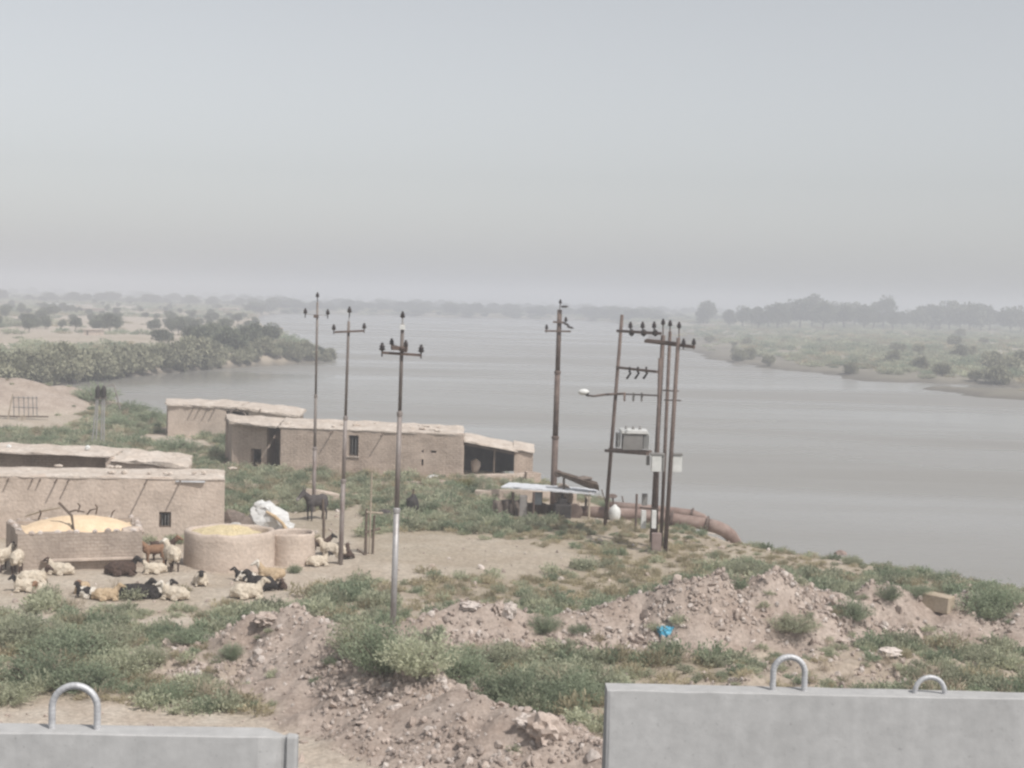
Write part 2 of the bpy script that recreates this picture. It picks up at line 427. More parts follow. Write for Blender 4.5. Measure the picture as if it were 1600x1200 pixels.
def height(x, y, want=False):
    x = np.asarray(x, float); y = np.asarray(y, float)
    d, idx, _ = seg_dist(x, y, RIV, True)
    ins = inside(x, y, RIV)
    d = np.where(ins, -d, d)
    t = RT[idx]
    wob = fbm(x / 9.0, y / 9.0, 3, 5)
    dn = d + np.where(t == 3, 6, 1.2) * wob * np.clip(d / 3 + 0.6, 0.2, 1)
    L = np.where(t == 0, 9.0, np.where(t == 1, 4.0, np.where(t == 2, 25.0, 110.0)))
    top = np.where(t == 0, 2.0, np.where(t == 1, 2.2, np.where(t == 2, 2.5, 1.5)))
    h = -2.0 + top * sstep(0, L, dn)
    h = np.where(t == 3, np.where(dn > 0, h + 0.62 * sstep(0, 6, dn), h), h)
    h = np.where(dn < 0, -2.0 + 0.25 * np.maximum(dn, -10), h)
    land = np.clip(d / 8, 0, 1)
    dist = np.sqrt(x * x + y * y)
    far = sstep(130, 500, dist)
    h = h + land * (0.09 * fbm(x / 2.2, y / 2.2, 4, 1) + 0.12 * fbm(x / 14, y / 14, 3, 2) + far * np.where(t == 3, 0.28, 0.7) * fbm(x / 70, y / 70, 4, 3))
    h = h + 0.035 * fbm(x / 0.5, y / 0.5, 3, 8) * land * (1 - far)
    dp = np.sqrt(((x - POOL.x) / 16) ** 2 + ((y - POOL.y) / 9) ** 2)
    pm_ = 1 - sstep(0.75, 1.1, dp + 0.3 * fbm(x / 6, y / 6, 3, 9))
    h = h * (1 - pm_) - 2.0 * pm_
    berm = np.zeros(x.shape)
    for pts, hz, hw in RID:
        ds, i, tt = seg_dist(x, y, pts, False)
        H = hz[i] * (1 - tt) + hz[np.minimum(i + 1, len(hz) - 1)] * tt
        W = hw[i] * (1 - tt) + hw[np.minimum(i + 1, len(hw) - 1)] * tt
        u = np.clip(1 - ds / W * (1 + 0.25 * fbm(x / 1.6, y / 1.6, 3, 21)), 0, 1)
        pr = u * (0.35 + 0.65 * sstep(0, 1, u))
        hb = H * pr * (1 + 0.18 * fbm(x / 1.1, y / 1.1, 3, 22)) + 0.30 * fbm(x / 0.55, y / 0.55, 4, 23) * sstep(0, .3, u)
        h = h + hb
        berm = np.maximum(berm, sstep(0.02, 0.25, u) * np.clip(1.15 * H, 0, 1))
    for mx, my, mh, mr in mounds:
        q = np.sqrt((x - mx) ** 2 + (y - my) ** 2) / mr
        pm = 1 - sstep(0, 1, q)
        h = np.where(pm > 0, np.maximum(h, mh * pm * (1 + 0.15 * fbm(x / 3, y / 3, 3, 31)) - 0.4 + 0.35 * pm), h)
        berm = np.maximum(berm, 0.8 * sstep(0.1, 0.5, pm))
    if want: return h, d, t, berm
    return h
def gz(x, y):
    return float(height(np.array([x]), np.array([y]))[0])
def on_ground(px, py, dz=0.0):
    """where the line of sight first meets the terrain"""
    d = ray(px, py)
    Ys = 20 * (2500 / 20) ** (np.arange(700) / 699.0)
    for _ in range(2):
        t = Ys / d.y
        gap = CAMZ + d.z * t - height(d.x * t, Ys)
        k = int(np.argmax(gap < 0)) if (gap < 0).any() else len(Ys) - 1
        Ys = np.linspace(Ys[max(k - 1, 0)], Ys[k], 40)
    y = float(Ys[-1]); x = d.x / d.y * y
    return Vector((x, y, gz(x, y) + dz))

def world_poly(px): return np.array([(G(a, b).x, G(a, b).y) for a, b in px])
bare = [world_poly(p) for p in (
    [(-300, 846), (300, 850), (540, 842), (575, 862), (560, 890), (500, 930), (440, 950), (300, 952), (120, 955), (-300, 962)],
    [(470, 905), (560, 862), (570, 838), (640, 834), (760, 842), (870, 858), (930, 880), (890, 897), (800, 905), (700, 905), (560, 912), (430, 940)],
    [(-400, 1092), (120, 1096), (250, 1094), (400, 1120), (500, 1125), (560, 1150), (760, 1190), (1000, 1260), (-400, 1400)],
    [(-200, 940), (50, 945), (100, 962), (70, 986), (20, 975), (-200, 985)],
    [(170, 962), (300, 962), (330, 975), (250, 985), (190, 982)],
    [(350, 840), (400, 810), (470, 802), (560, 800), (590, 838), (540, 870), (400, 862)],
    [(-200, 640), (120, 642), (140, 662), (60, 672), (-200, 690)],
    [(170, 680), (250, 678), (340, 690), (345, 702), (240, 696)])]
olive_zone = world_poly([(560, 925), (740, 900), (900, 905), (930, 880), (760, 850), (960, 800), (1150, 850), (1400, 890), (1330, 900), (1150, 880), (900, 950), (640, 960)])

def frange(a, b, st):
    r = []
    while a < b: r.append(a); a += st
    return r
ys = frange(-300, 16, 12) + frange(16, 28, 0.8) + frange(28, 62, 0.22) + frange(62, 140, 0.5)
yy = 140.0; st = 0.6
while yy < 9000:
    ys.append(yy); yy += st; st *= 1.03
ys = np.array(ys)
NXC = 460
u = np.linspace(-1, 1, NXC)
u = np.sign(u) * (0.55 * np.abs(u) + 0.45 * np.abs(u) ** 2.5)
def half(y): return np.where(y < 140, 34 + 0.62 * np.clip(y, 0, 140), 34 + 0.62 * 140 + 1.15 * (y - 140))
XX = u[None, :] * half(ys)[:, None]; YY = np.repeat(ys[:, None], NXC, 1)
HH, DD, TT, BB = height(XX.ravel(), YY.ravel(), True)
NR = len(ys)
me = bpy.data.meshes.new('ground')
vv = np.stack([XX.ravel(), YY.ravel(), HH], 1)
ii = np.arange(NR * NXC).reshape(NR, NXC)
q = np.stack([ii[:-1, :-1], ii[:-1, 1:], ii[1:, 1:], ii[1:, :-1]], -1).reshape(-1, 4)
me.vertices.add(len(vv)); me.vertices.foreach_set('co', vv.ravel())
me.loops.add(q.size); me.loops.foreach_set('vertex_index', q.ravel().astype(np.int32))
me.polygons.add(len(q)); me.polygons.foreach_set('loop_start', np.arange(0, q.size, 4, dtype=np.int32))
me.update(calc_edges=True)
me.polygons.foreach_set('use_smooth', [True] * len(q))
pale = np.zeros(len(vv))
for k, pb in enumerate(bare):
    wgt = {0: .55, 1: .25, 2: .9, 3: 1.0, 4: .9, 5: .2, 6: .6, 7: .8}[k]
    ds, _, _ = seg_dist(vv[:, 0], vv[:, 1], pb, True)
    s_ = np.where(inside(vv[:, 0], vv[:, 1], pb), ds, -ds)
    pale = np.maximum(pale, wgt * sstep(-0.7, 0.7, s_ + 0.5 * fbm(vv[:, 0] / 1.5, vv[:, 1] / 1.5, 3, 40)))
pen = (TT == 1) * sstep(10, 24, DD)
pale = np.maximum(pale, pen * (0.5 + 0.5 * fbm(vv[:, 0] / 30, vv[:, 1] / 30, 3, 44)))
damp = (1 - sstep(0.1, 0.9, HH - WATER_Z)) * (1 - 0.0 * HH)
ca = me.color_attributes.new('soil', 'FLOAT_COLOR', 'POINT')
cc = np.stack([BB, np.clip(pale, 0, 1), np.clip(damp, 0, 1), np.where((TT == 3) | (TT == 2), .9, 0)], 1)
ca.data.foreach_set('color', cc.ravel())

gm = bpy.data.materials.new('soil'); gm.use_nodes = True
n = gm.node_tree.nodes; l = gm.node_tree.links
b = n['Principled BSDF']; b.inputs['Roughness'].default_value = 0.97; b.inputs['Specular IOR Level'].default_value = 0.1
at = n.new('ShaderNodeVertexColor'); at.layer_name = 'soil'
sp = n.new('ShaderNodeSeparateColor'); l.new(at.outputs[0], sp.inputs[0])
tc = n.new('ShaderNodeTexCoord')
def nz(scale, det=5, rough=0.6):
    t = n.new('ShaderNodeTexNoise'); t.inputs['Scale'].default_value = scale; t.inputs['Detail'].default_value = det
    t.inputs['Roughness'].default_value = rough
    l.new(tc.outputs['Object'], t.inputs['Vector']); return t.outputs[0]
def mixc(fac, a, bb, blend='MIX'):
    m = n.new('ShaderNodeMix'); m.data_type = 'RGBA'; m.blend_type = blend
    for sock, val in ((m.inputs[0], fac), (m.inputs[6], a), (m.inputs[7], bb)):
        if isinstance(val, bpy.types.NodeSocket): l.new(val, sock)
        elif isinstance(val, tuple): sock.default_value = (*val, 1)
        else: sock.default_value = val
    return m.outputs[2]
def ramp(src, p0, p1, v0=0.0, v1=1.0):
    m = n.new('ShaderNodeMapRange'); m.inputs[1].default_value = p0; m.inputs[2].default_value = p1
    m.inputs[3].default_value = v0; m.inputs[4].default_value = v1
    l.new(src, m.inputs[0]); return m.outputs[0]
base = mixc(ramp(nz(0.35), .38, .62), (0.385, 0.32, 0.25), (0.475, 0.41, 0.335))
base = mixc(ramp(nz(0.06), .4, .6, 0, .6), base, (0.32, 0.275, 0.20))
fresh = mixc(ramp(nz(0.9), .38, .62), (0.34, 0.272, 0.23), (0.44, 0.368, 0.32))
palec = mixc(ramp(nz(0.7), .35, .65), (0.47, 0.395, 0.325), (0.56, 0.50, 0.43))
c_ = mixc(sp.outputs[1], base, palec)
c_ = mixc(sp.outputs[0], c_, fresh)
c_ = mixc(at.outputs[1], c_, mixc(ramp(nz(.03), .4, .6), (0.30, 0.285, 0.225), (0.36, 0.33, 0.265)))
c_ = mixc(sp.outputs[2], c_, (0.15, 0.135, 0.115))
spk = mixc(ramp(nz(7, 4, .75), .35, .7), (0.72, 0.71, 0.70), (1.18, 1.18, 1.18))
c_ = mixc(1.0, c_, spk, 'MULTIPLY')
l.new(c_, b.inputs['Base Color'])
bp = n.new('ShaderNodeBump'); bp.inputs['Strength'].default_value = 0.9; bp.inputs['Distance'].default_value = 0.07
l.new(nz(5, 6, .7), bp.inputs['Height']); l.new(bp.outputs[0], b.inputs['Normal'])
me.materials.append(gm)
ground = props(link_mesh('ground', me), 'dry scrub-grown river bank soil with bulldozed spoil ridges', 'ground', kind='structure')

# ------------------------------------------------------------------ river
wm = bpy.data.materials.new('river_water'); wm.use_nodes = True
n = wm.node_tree.nodes; l = wm.node_tree.links
b = n['Principled BSDF']
b.inputs['Base Color'].default_value = (0.25, 0.235, 0.21, 1)
b.inputs['Roughness'].default_value = 0.16; b.inputs['IOR'].default_value = 1.33
tc = n.new('ShaderNodeTexCoord')
def wn(scale, sx, sy, det=4):
    mp = n.new('ShaderNodeMapping'); mp.inputs['Scale'].default_value = (sx, sy, 1); mp.inputs['Rotation'].default_value = (0, 0, R(8))
    l.new(tc.outputs['Object'], mp.inputs['Vector'])
    t = n.new('ShaderNodeTexNoise'); t.inputs['Scale'].default_value = scale; t.inputs['Detail'].default_value = det
    l.new(mp.outputs[0], t.inputs['Vector']); return t.outputs[0]
w1 = wn(1.6, .55, 1.2); w2 = wn(0.12, .25, 1.0, 3)
ad = n.new('ShaderNodeMath'); ad.operation = 'MULTIPLY_ADD'; ad.inputs[1].default_value = 2.0
l.new(w2, ad.inputs[0]); l.new(w1, ad.inputs[2])
patch = wn(0.035, .22, 1.0, 4)
mr = n.new('ShaderNodeMapRange'); mr.inputs[1].default_value = .4; mr.inputs[2].default_value = .62; mr.inputs[3].default_value = .15; mr.inputs[4].default_value = .75
l.new(patch, mr.inputs[0])
mr2 = n.new('ShaderNodeMapRange'); mr2.inputs[1].default_value = .38; mr2.inputs[2].default_value = .6; mr2.inputs[3].default_value = .14; mr2.inputs[4].default_value = .36
l.new(patch, mr2.inputs[0]); l.new(mr2.outputs[0], b.inputs['Roughness'])
bp = n.new('ShaderNodeBump'); bp.inputs['Distance'].default_value = 0.12
l.new(mr.outputs[0], bp.inputs['Strength']); l.new(ad.outputs[0], bp.inputs['Height']); l.new(bp.outputs[0], b.inputs['Normal'])
wme = bpy.data.meshes.new('river_water')
wme.from_pydata([(-420, 30, 0), (420, 30, 0), (700, 1100, 0), (-700, 1100, 0)], [], [(0, 1, 2, 3)])
wme.materials.append(wm)
props(link_mesh('river_water', wme, loc=(0, 0, WATER_Z)), 'wide calm grey-brown river', 'river', kind='structure')

# ------------------------------------------------------------------ haze
hb = MB().box((0, 4300, 9), (22400, 9600, 34))
hz_m = bpy.data.materials.new('dust_haze'); hz_m.use_nodes = True
n = hz_m.node_tree.nodes; n.remove(n['Principled BSDF'])
pv = n.new('ShaderNodeVolumePrincipled')
pv.inputs['Color'].default_value = (0.79, 0.815, 0.875, 1)
pv.inputs['Density'].default_value = HAZE_DENSITY
pv.inputs['Anisotropy'].default_value = 0.0
hz_m.node_tree.links.new(pv.outputs[0], n['Material Output'].inputs['Volume'])
HAZE = props(hb.build('haze', hz_m), 'pale dust haze over the river plain', 'haze', kind='stuff')

# ------------------------------------------------------------------ scattered stuff (instances of small meshes)
def scatter(name, pts, scl, rot, pick, protos, label, cat):
    """one object: points that carry instances of the proto meshes"""
    c = bpy.data.collections.new(name + '_source')
    for i, pm in enumerate(protos):
        o = bpy.data.objects.new('%s_%02d' % (name, i), pm); c.objects.link(o)
    me = bpy.data.meshes.new(name)
    N = len(pts)
    me.vertices.add(N); me.vertices.foreach_set('co', np.asarray(pts, np.float32).ravel())
    a = me.attributes.new('scl', 'FLOAT_VECTOR', 'POINT'); a.data.foreach_set('vector', np.asarray(scl, np.float32).ravel())
    a = me.attributes.new('rot', 'FLOAT_VECTOR', 'POINT'); a.data.foreach_set('vector', np.asarray(rot, np.float32).ravel())
    a = me.attributes.new('pick', 'INT', 'POINT'); a.data.foreach_set('value', np.asarray(pick, np.int32))
    for m in protos[0].materials: me.materials.append(m)
    o = link_mesh(name, me)
    g = bpy.data.node_groups.new(name + '_scatter', 'GeometryNodeTree')
    g.interface.new_socket('Geometry', in_out='INPUT', socket_type='NodeSocketGeometry')
    g.interface.new_socket('Geometry', in_out='OUTPUT', socket_type='NodeSocketGeometry')
    gi = g.nodes.new('NodeGroupInput'); go = g.nodes.new('NodeGroupOutput')
    ci = g.nodes.new('GeometryNodeCollectionInfo'); ci.inputs['Collection'].default_value = c
    ci.inputs['Separate Children'].default_value = True; ci.inputs['Reset Children'].default_value = True
    ip = g.nodes.new('GeometryNodeInstanceOnPoints'); ip.inputs['Pick Instance'].default_value = True
    def na(nm, ty):
        q = g.nodes.new('GeometryNodeInputNamedAttribute'); q.data_type = ty; q.inputs['Name'].default_value = nm
        return q.outputs['Attribute']
    e2r = g.nodes.new('FunctionNodeEulerToRotation')
    L = g.links.new
    L(gi.outputs[0], ip.inputs['Points']); L(ci.outputs[0], ip.inputs['Instance'])
    L(na('pick', 'INT'), ip.inputs['Instance Index'])
    L(na('rot', 'FLOAT_VECTOR'), e2r.inputs[0]); L(e2r.outputs[0], ip.inputs['Rotation'])
    L(na('scl', 'FLOAT_VECTOR'), ip.inputs['Scale'])
    L(ip.outputs[0], go.inputs[0])
    md = o.modifiers.new('scatter', 'NODES'); md.node_group = g
    return props(o, label, cat, kind='stuff')

def leaf_mesh(name, mats, pos, dirs, length, width, rs, matidx=None):
    """leaf-sized quads: pos (N,3), dirs (N,3) growth directions"""
    N = len(pos)
    dirs = dirs / (np.linalg.norm(dirs, axis=1, keepdims=True) + 1e-9)
    rv = rs.randn(N, 3) * .65 + np.array([0.25, -.35, .9]); side = np.cross(dirs, rv); side /= (np.linalg.norm(side, axis=1, keepdims=True) + 1e-9)
    L = (length * (0.6 + 0.8 * rs.rand(N)))[:, None]; W = (width * (0.6 + 0.8 * rs.rand(N)))[:, None]
    a = pos - side * W * .25; b_ = pos + side * W * .25
    c = pos + dirs * L * .6 + side * W * .5; d = pos + dirs * L; e = pos + dirs * L * .6 - side * W * .5
    V = np.stack([a, b_, c, d, e], 1).reshape(-1, 3)
    me = bpy.data.meshes.new(name)
    me.vertices.add(len(V)); me.vertices.foreach_set('co', V.astype(np.float32).ravel())
    me.loops.add(N * 5); me.loops.foreach_set('vertex_index', np.arange(N * 5, dtype=np.int32))
    me.polygons.add(N); me.polygons.foreach_set('loop_start', np.arange(0, N * 5, 5, dtype=np.int32))
    me.update(calc_edges=True)
    for m in (mats if isinstance(mats, list) else [mats]): me.materials.append(m)
    if matidx is not None: me.polygons.foreach_set('material_index', matidx.astype(np.int32))
    return me

def tuft(name, m, seed, nst=26, per=9, rad=0.55, ht=0.44, ll=0.085, lw=0.042, spread=1.0):
    """low scrub: stems fan out from one root, each set with small leaves"""
    rs = np.random.RandomState(seed)
    P = []; D = []
    for i in range(nst):
        a = rs.rand() * 2 * math.pi; r = rad * math.sqrt(rs.rand()) * spread
        tip = np.array([math.cos(a) * r, math.sin(a) * r, ht * (0.55 + 0.5 * rs.rand()) * (1 - 0.55 * (r / rad) ** 2)])
        basep = np.array([math.cos(a) * r * .25, math.sin(a) * r * .25, 0])
        for k in range(per):
            t = 0.25 + 0.75 * (k + rs.rand()) / per
            p = basep * (1 - t) + tip * t + rs.randn(3) * 0.035
            p[2] = max(p[2], 0.01)
            d = (tip - basep) / (np.linalg.norm(tip - basep) + 1e-6) + rs.randn(3) * 0.75 + np.array([0, 0, .25])
            P.append(p); D.append(d)
    return leaf_mesh(name, m, np.array(P), np.array(D), ll, lw, rs)

sage = [tuft('scrub_leaves', LEAF_SAGE, 100 + i, nst=44, per=12) for i in range(4)]
green = [tuft('scrub_leaves', LEAF_GREEN, 120 + i, nst=46, per=12, ht=0.5) for i in range(3)]
olive = [tuft('scrub_leaves', LEAF_OLIVE, 140 + i, nst=34, per=9, ht=0.36, rad=.55, ll=.12, lw=.03) for i in range(3)]
DRY = mat('dead_stalk', (0.33, 0.27, 0.2), (0.46, 0.39, 0.3), scale=4, rough=.95, rnd=.2)
dry = [tuft('scrub_leaves', DRY, 160 + i, nst=34, per=3, ht=0.62, rad=.4, ll=.26, lw=.016) for i in range(2)]
protos = sage + green + olive + dry
rs = np.random.RandomState(5)
N = 105000
py_ = 26 + (150 - 26) * rs.rand(N) ** 1.0
px_ = (rs.rand(N) * 2 - 1) * (0.47 * py_ + 10)
keep = rs.rand(N) < (0.47 * py_ + 10) / (0.47 * 150 + 10)
px_, py_ = px_[keep], py_[keep]
h_, d_, t_, be_ = height(px_, py_, True)
ok = (t_ == 0) & (d_ > 1.0) & (h_ > WATER_Z + .35)
big = fbm(px_ / 7.0, py_ / 7.0, 3, 60); sm = fbm(px_ / 2.2, py_ / 2.2, 3, 61)
pr = np.clip(1.0 + 1.2 * big + 0.7 * sm, 0.10, 1)
bare_m = np.zeros(len(px_))
for k, pb in enumerate(bare):
    ds, _, _ = seg_dist(px_, py_, pb, True)
    s_ = np.where(inside(px_, py_, pb), ds, -ds)
    bare_m = np.maximum(bare_m, sstep(-0.5, 0.6, s_ + 0.6 * fbm(px_ / 1.2, py_ / 1.2, 2, 62)))
pr *= 1 - 0.988 * bare_m
pr *= 1 - 0.90 * np.clip(be_ * 1.3, 0, 1)
pr *= np.where(py_ > 100, 0.75, 1)
keep = ok & (rs.rand(len(px_)) < pr)
# nothing grows inside the houses and bins
foot = []
def no_grow(pxs): foot.append(world_poly(pxs))
no_grow([(-60, 850), (350, 846), (352, 800), (300, 770), (-60, 770)])
no_grow([(440, 736), (724, 750), (840, 748), (840, 720), (720, 715), (350, 712), (350, 730)])
no_grow([(252, 680), (462, 684), (468, 668), (250, 664)])
no_grow([(765, 816), (940, 820), (970, 815), (970, 790), (1085, 822), (1110, 842), (1165, 858), (1175, 835), (1100, 805), (970, 785), (765, 785)])
for fp in foot: keep &= ~inside(px_, py_, fp)
px_, py_, h_, be_ = px_[keep], py_[keep], h_[keep], be_[keep]
M_ = len(px_)
sz = 0.42 + 0.62 * rs.rand(M_) ** 1.8 + 0.3 * np.clip(fbm(px_ / 5, py_ / 5, 2, 63), 0, 1)
sz *= np.where(be_ > .3, .6, 1)
inol = inside(px_, py_, olive_zone)
pk = np.where(rs.rand(M_) < 0.68, rs.randint(0, 4, M_), rs.randint(4, 7, M_))
pol = np.where(inol, 0.75, 0.20 + 0.25 * (fbm(px_ / 9, py_ / 9, 2, 64) > .15))
pk = np.where(rs.rand(M_) < pol, rs.randint(7, 10, M_), pk)
pk = np.where(rs.rand(M_) < .06, rs.randint(10, 12, M_), pk)
sz *= np.where(inol, .7, 1) * (0.5 + .5 * sstep(3, 14, d_[keep]))
scl = np.stack([sz * (.85 + .3 * rs.rand(M_)), sz * (.85 + .3 * rs.rand(M_)), sz * (.75 + .5 * rs.rand(M_))], 1)
rot = np.stack([rs.randn(M_) * .1, rs.randn(M_) * .1, rs.rand(M_) * 6.28], 1)
scatter('scrub', np.stack([px_, py_, h_ - .02], 1), scl, rot, pk, protos, 'low grey-green desert scrub covering the near bank', 'scrub')
print('scrub', M_)

# clods and stones on the spoil ridges and bare soil
def rock_mesh(seed, m, sub=1):
    bm = bmesh.new(); bmesh.ops.create_icosphere(bm, subdivisions=sub, radius=1)
    rr = random.Random(seed)
    ax = Vector((rr.uniform(.7, 1.2), rr.uniform(.6, 1), rr.uniform(.45, .8)))
    for v in bm.verts:
        k = 1 + .45 * mnoise.noise(v.co * 1.3 + Vector((seed * 3.1, 0, 0))) + rr.uniform(-.1, .1)
        v.co = Vector((v.co.x * ax.x, v.co.y * ax.y, v.co.z * ax.z)) * k
    me = bpy.data.meshes.new('clod'); bm.to_mesh(me); bm.free(); me.materials.append(m)
    return me
rp = [rock_mesh(i, ROCK) for i in range(5)] + [rock_mesh(i + 9, ROCK_PALE) for i in range(3)]
N = 520000
py_ = 26 + 60 * rs.rand(N); px_ = (rs.rand(N) * 2 - 1) * (0.42 * py_ + 8)
h_, d_, t_, be_ = height(px_, py_, True)
clump = fbm(px_ / 1.3, py_ / 1.3, 3, 70)
prob = np.where(be_ > .12, np.clip(.40 + 1.2 * clump, .04, 1) * be_, 0.006)
keep = (rs.rand(N) < prob) & (t_ == 0) & (d_ > 2)
px_, py_, h_ = px_[keep], py_[keep], h_[keep]
M_ = len(px_)
sz = 0.024 + 0.055 * rs.rand(M_) ** 1.8 + 0.12 * rs.rand(M_) ** 11
rot = np.stack([rs.rand(M_) * 6.28, rs.rand(M_) * 6.28, rs.rand(M_) * 6.28], 1)
scatter('rubble', np.stack([px_, py_, h_ + sz * .2], 1), np.stack([sz, sz, sz], 1), rot,
        np.where(rs.rand(M_) < .8, rs.randint(0, 5, M_), rs.randint(5, 8, M_)), rp, 'broken clods and stones strewn over the spoil ridges', 'rubble')
print('rubble', M_)

# ground cover of the far banks
N = 45000
py_ = 150 + 1500 * rs.rand(N) ** 1.7; px_ = (rs.rand(N) * 2 - 1) * (0.40 * py_ + 15)
h_, d_, t_, _ = height(px_, py_, True)
cl = fbm(px_ / 40, py_ / 40, 3, 80)
pr = np.where(t_ == 3, np.clip(.55 + .9 * cl, 0.05, 1) * sstep(4, 40, d_), np.where(t_ == 1, np.clip(.10 + 1.0 * cl, 0.01, 1), np.where(t_ == 2, .8, 0)))
keep = (d_ > 2) & (h_ > WATER_Z + .12) & (rs.rand(N) < pr)
px_, py_, h_, t_ = px_[keep], py_[keep], h_[keep], t_[keep]
M_ = len(px_)
sz = (1.2 + 2.2 * rs.rand(M_) ** 2) * (1 + py_ / 1500)
pk = np.where(rs.rand(M_) < .5, rs.randint(0, 4, M_), np.where(rs.rand(M_) < .35, rs.randint(4, 7, M_), rs.randint(7, 10, M_)))
scatter('far_scrub', np.stack([px_, py_, h_ - .05], 1), np.stack([sz * 1.4, sz * 1.4, sz * .8], 1),
        np.stack([0 * sz, 0 * sz, rs.rand(M_) * 6.28], 1), pk, protos, 'sparse scrub on the flats across the river', 'scrub')
print('far scrub', M_)

# ------------------------------------------------------------------ trees and shrubs
def crown_mesh(name, m, seed, rx, ry, rz, zc, ncl=16, per=110, leaf=0.34, low=0.0):
    rs = np.random.RandomState(seed)
    P = []; D = []
    for i in range(ncl):
        while True:
            c = rs.rand(3) * 2 - 1
            if (c ** 2).sum() < 1: break
        c = c * np.array([rx, ry, rz]) * .78
        cr = (0.30 + 0.22 * rs.rand()) * min(rx, ry, rz * 1.3)
        v = rs.randn(per, 3); v /= np.linalg.norm(v, axis=1, keepdims=True)
        r = cr * (0.55 + 0.5 * rs.rand(per))[:, None]
        p = c + v * r * np.array([1.15, 1.15, .85]) + np.array([0, 0, zc])
        P.append(p); D.append(v + rs.randn(per, 3) * .6 + np.array([0, 0, .15]))
    P = np.concatenate(P); D = np.concatenate(D)
    k = P[:, 2] > low
    return leaf_mesh(name, m, P[k], D[k], leaf, leaf * .55, rs)
def trunk_mesh(seed, h, r, nb=5, spread=1.0):
    rr = random.Random(seed); m = MB()
    p = Vector((0, 0, -.2)); pts = [p.copy()]
    for i in range(5):
        p = p + Vector((rr.uniform(-.08, .08) * h * .5, rr.uniform(-.08, .08) * h * .5, h / 5 + .04)); pts.append(p.copy())
    m.tube(pts, [r * (1 - .13 * i) for i in range(6)], 7)
    for k in range(nb):
        a = rr.random() * 6.28; s_ = pts[rr.randint(2, 4)]
        e = s_ + Vector((math.cos(a) * spread, math.sin(a) * spread, spread * rr.uniform(.5, 1.1)))
        mid = (s_ + e) / 2 + Vector((0, 0, -.08 * spread))
        m.tube([s_, mid, e], [r * .5, r * .35, r * .15], 5)
    me = bpy.data.meshes.new('trunk'); me.from_pydata(m.v, [], m.f); me.materials.append(BARK); return me

tree_kinds = []
for i in range(5):
    tree_kinds.append((crown_mesh('crown', LEAF_TREE, 300 + i, 2.3 + .3 * (i % 3), 2.2, 1.75 + .25 * (i % 2), 3.0, 20, 100, .42, .7), trunk_mesh(300 + i, 2.4, .16, 5, 1.2)))
reed_kinds = []
for i in range(4):
    reed_kinds.append((crown_mesh('crown', LEAF_REED, 330 + i, 2.4, 1.9, 1.45, 1.35, 20, 95, .36, .03), trunk_mesh(330 + i, 1.1, .10, 4, .9)))
tall_kinds = []
for i in range(4):
    tall_kinds.append((crown_mesh('crown', LEAF_TREE, 350 + i, 3.0, 3.0, 3.6 + .6 * (i % 2), 5.6, 26, 90, .6, 1.6), trunk_mesh(350 + i, 4.6, .25, 6, 1.8)))

def tree(name, kind, p, s, label, cat, group, rz=None, sz=None):
    r_ = root(name, p, label, cat, group, rz if rz is not None else random.random() * 6.28)
    r_.scale = (s, s, sz or s * random.uniform(.9, 1.1))
    link_mesh('crown', kind[0], r_); link_mesh('trunk', kind[1], r_)
    return r_

ORD = 'first second third fourth fifth sixth seventh eighth ninth tenth eleventh twelfth thirteenth fourteenth fifteenth sixteenth seventeenth eighteenth nineteenth twentieth'.split()
def nth(lst, item, pick=lambda q: True):
    return ORD[sorted([q for q in lst if pick(q)], key=lambda q: q[0]).index(item)]
# willow-like shrubs along the left spit, at the waterline
PW = np.array([(G(a, c, WATER_Z).x, G(a, c, WATER_Z).y) for a, c in [(-160, 615), (0, 611), (120, 600), (200, 590), (300, 581), (420, 572), (490, 568), (512, 566)]])
seg = np.linalg.norm(np.diff(PW, axis=0), axis=1); cum = np.concatenate([[0], np.cumsum(seg)])
for i in range(66):
    t = (i + random.uniform(-.3, .3)) / 65.0 * cum[-1]
    t = min(max(t, 0), cum[-1])
    x = float(np.interp(t, cum, PW[:, 0])); y = float(np.interp(t, cum, PW[:, 1]))
    f_ = t / cum[-1]
    if .66 < f_ < .71 or .80 < f_ < .83: continue
    y += random.uniform(2.2, 4.2) + (3.2 if i % 2 else 0)
    x += -.8
    tree('riverside_shrub', reed_kinds[i % 4], Vector((x, y, gz(x, y))), (1.15 if f_ < .62 else .78) * random.uniform(.75, 1.12),
         'dense grey-green shrub in the hedge along the left spit waterline', 'shrub', 'shrubs along the waterline of the left spit')
# dark trees on the spit behind them
spit = [(250, 540, 1.0), (262, 537, .8), (300, 541, 1.25), (318, 545, 1.3), (336, 543, 1.35), (355, 550, 1.3), (372, 553, 1.4), (388, 548, 1.35),
        (405, 546, 1.4), (420, 541, 1.15), (330, 528, 1.3), (350, 526, 1.35), (300, 522, 1.4), (280, 524, 1.2), (268, 522, 1.2), (240, 520, 1.1), (450, 556, .7), (468, 556, .6), (438, 560, .7),
        (495, 560, .75), (505, 561, .7), (160, 519, 1.5), (172, 521, 1.6), (150, 520, 1.3), (182, 518, 1.2), (118, 517, 1.1), (45, 518, 1.1), (390, 520, 1.1), (375, 522, 1.0)]
for i, (a, c, s_) in enumerate(spit):
    p = on_ground(a, c)
    far_i = c < 535
    tree('spit_tree', tree_kinds[i % 5], p, s_ * random.uniform(.8, 1.0) * (.62 if c < 535 else .70),
         ('hazy bushy tree further back on the left spit sands, %s from the left' if far_i else 'dark bushy tree in the grove by the left spit tip, %s from the left') % nth(spit, (a, c, s_), lambda q: (q[1] < 535) == far_i),
         'tree', 'trees further back on the left spit' if far_i else 'grove near the tip of the left spit')
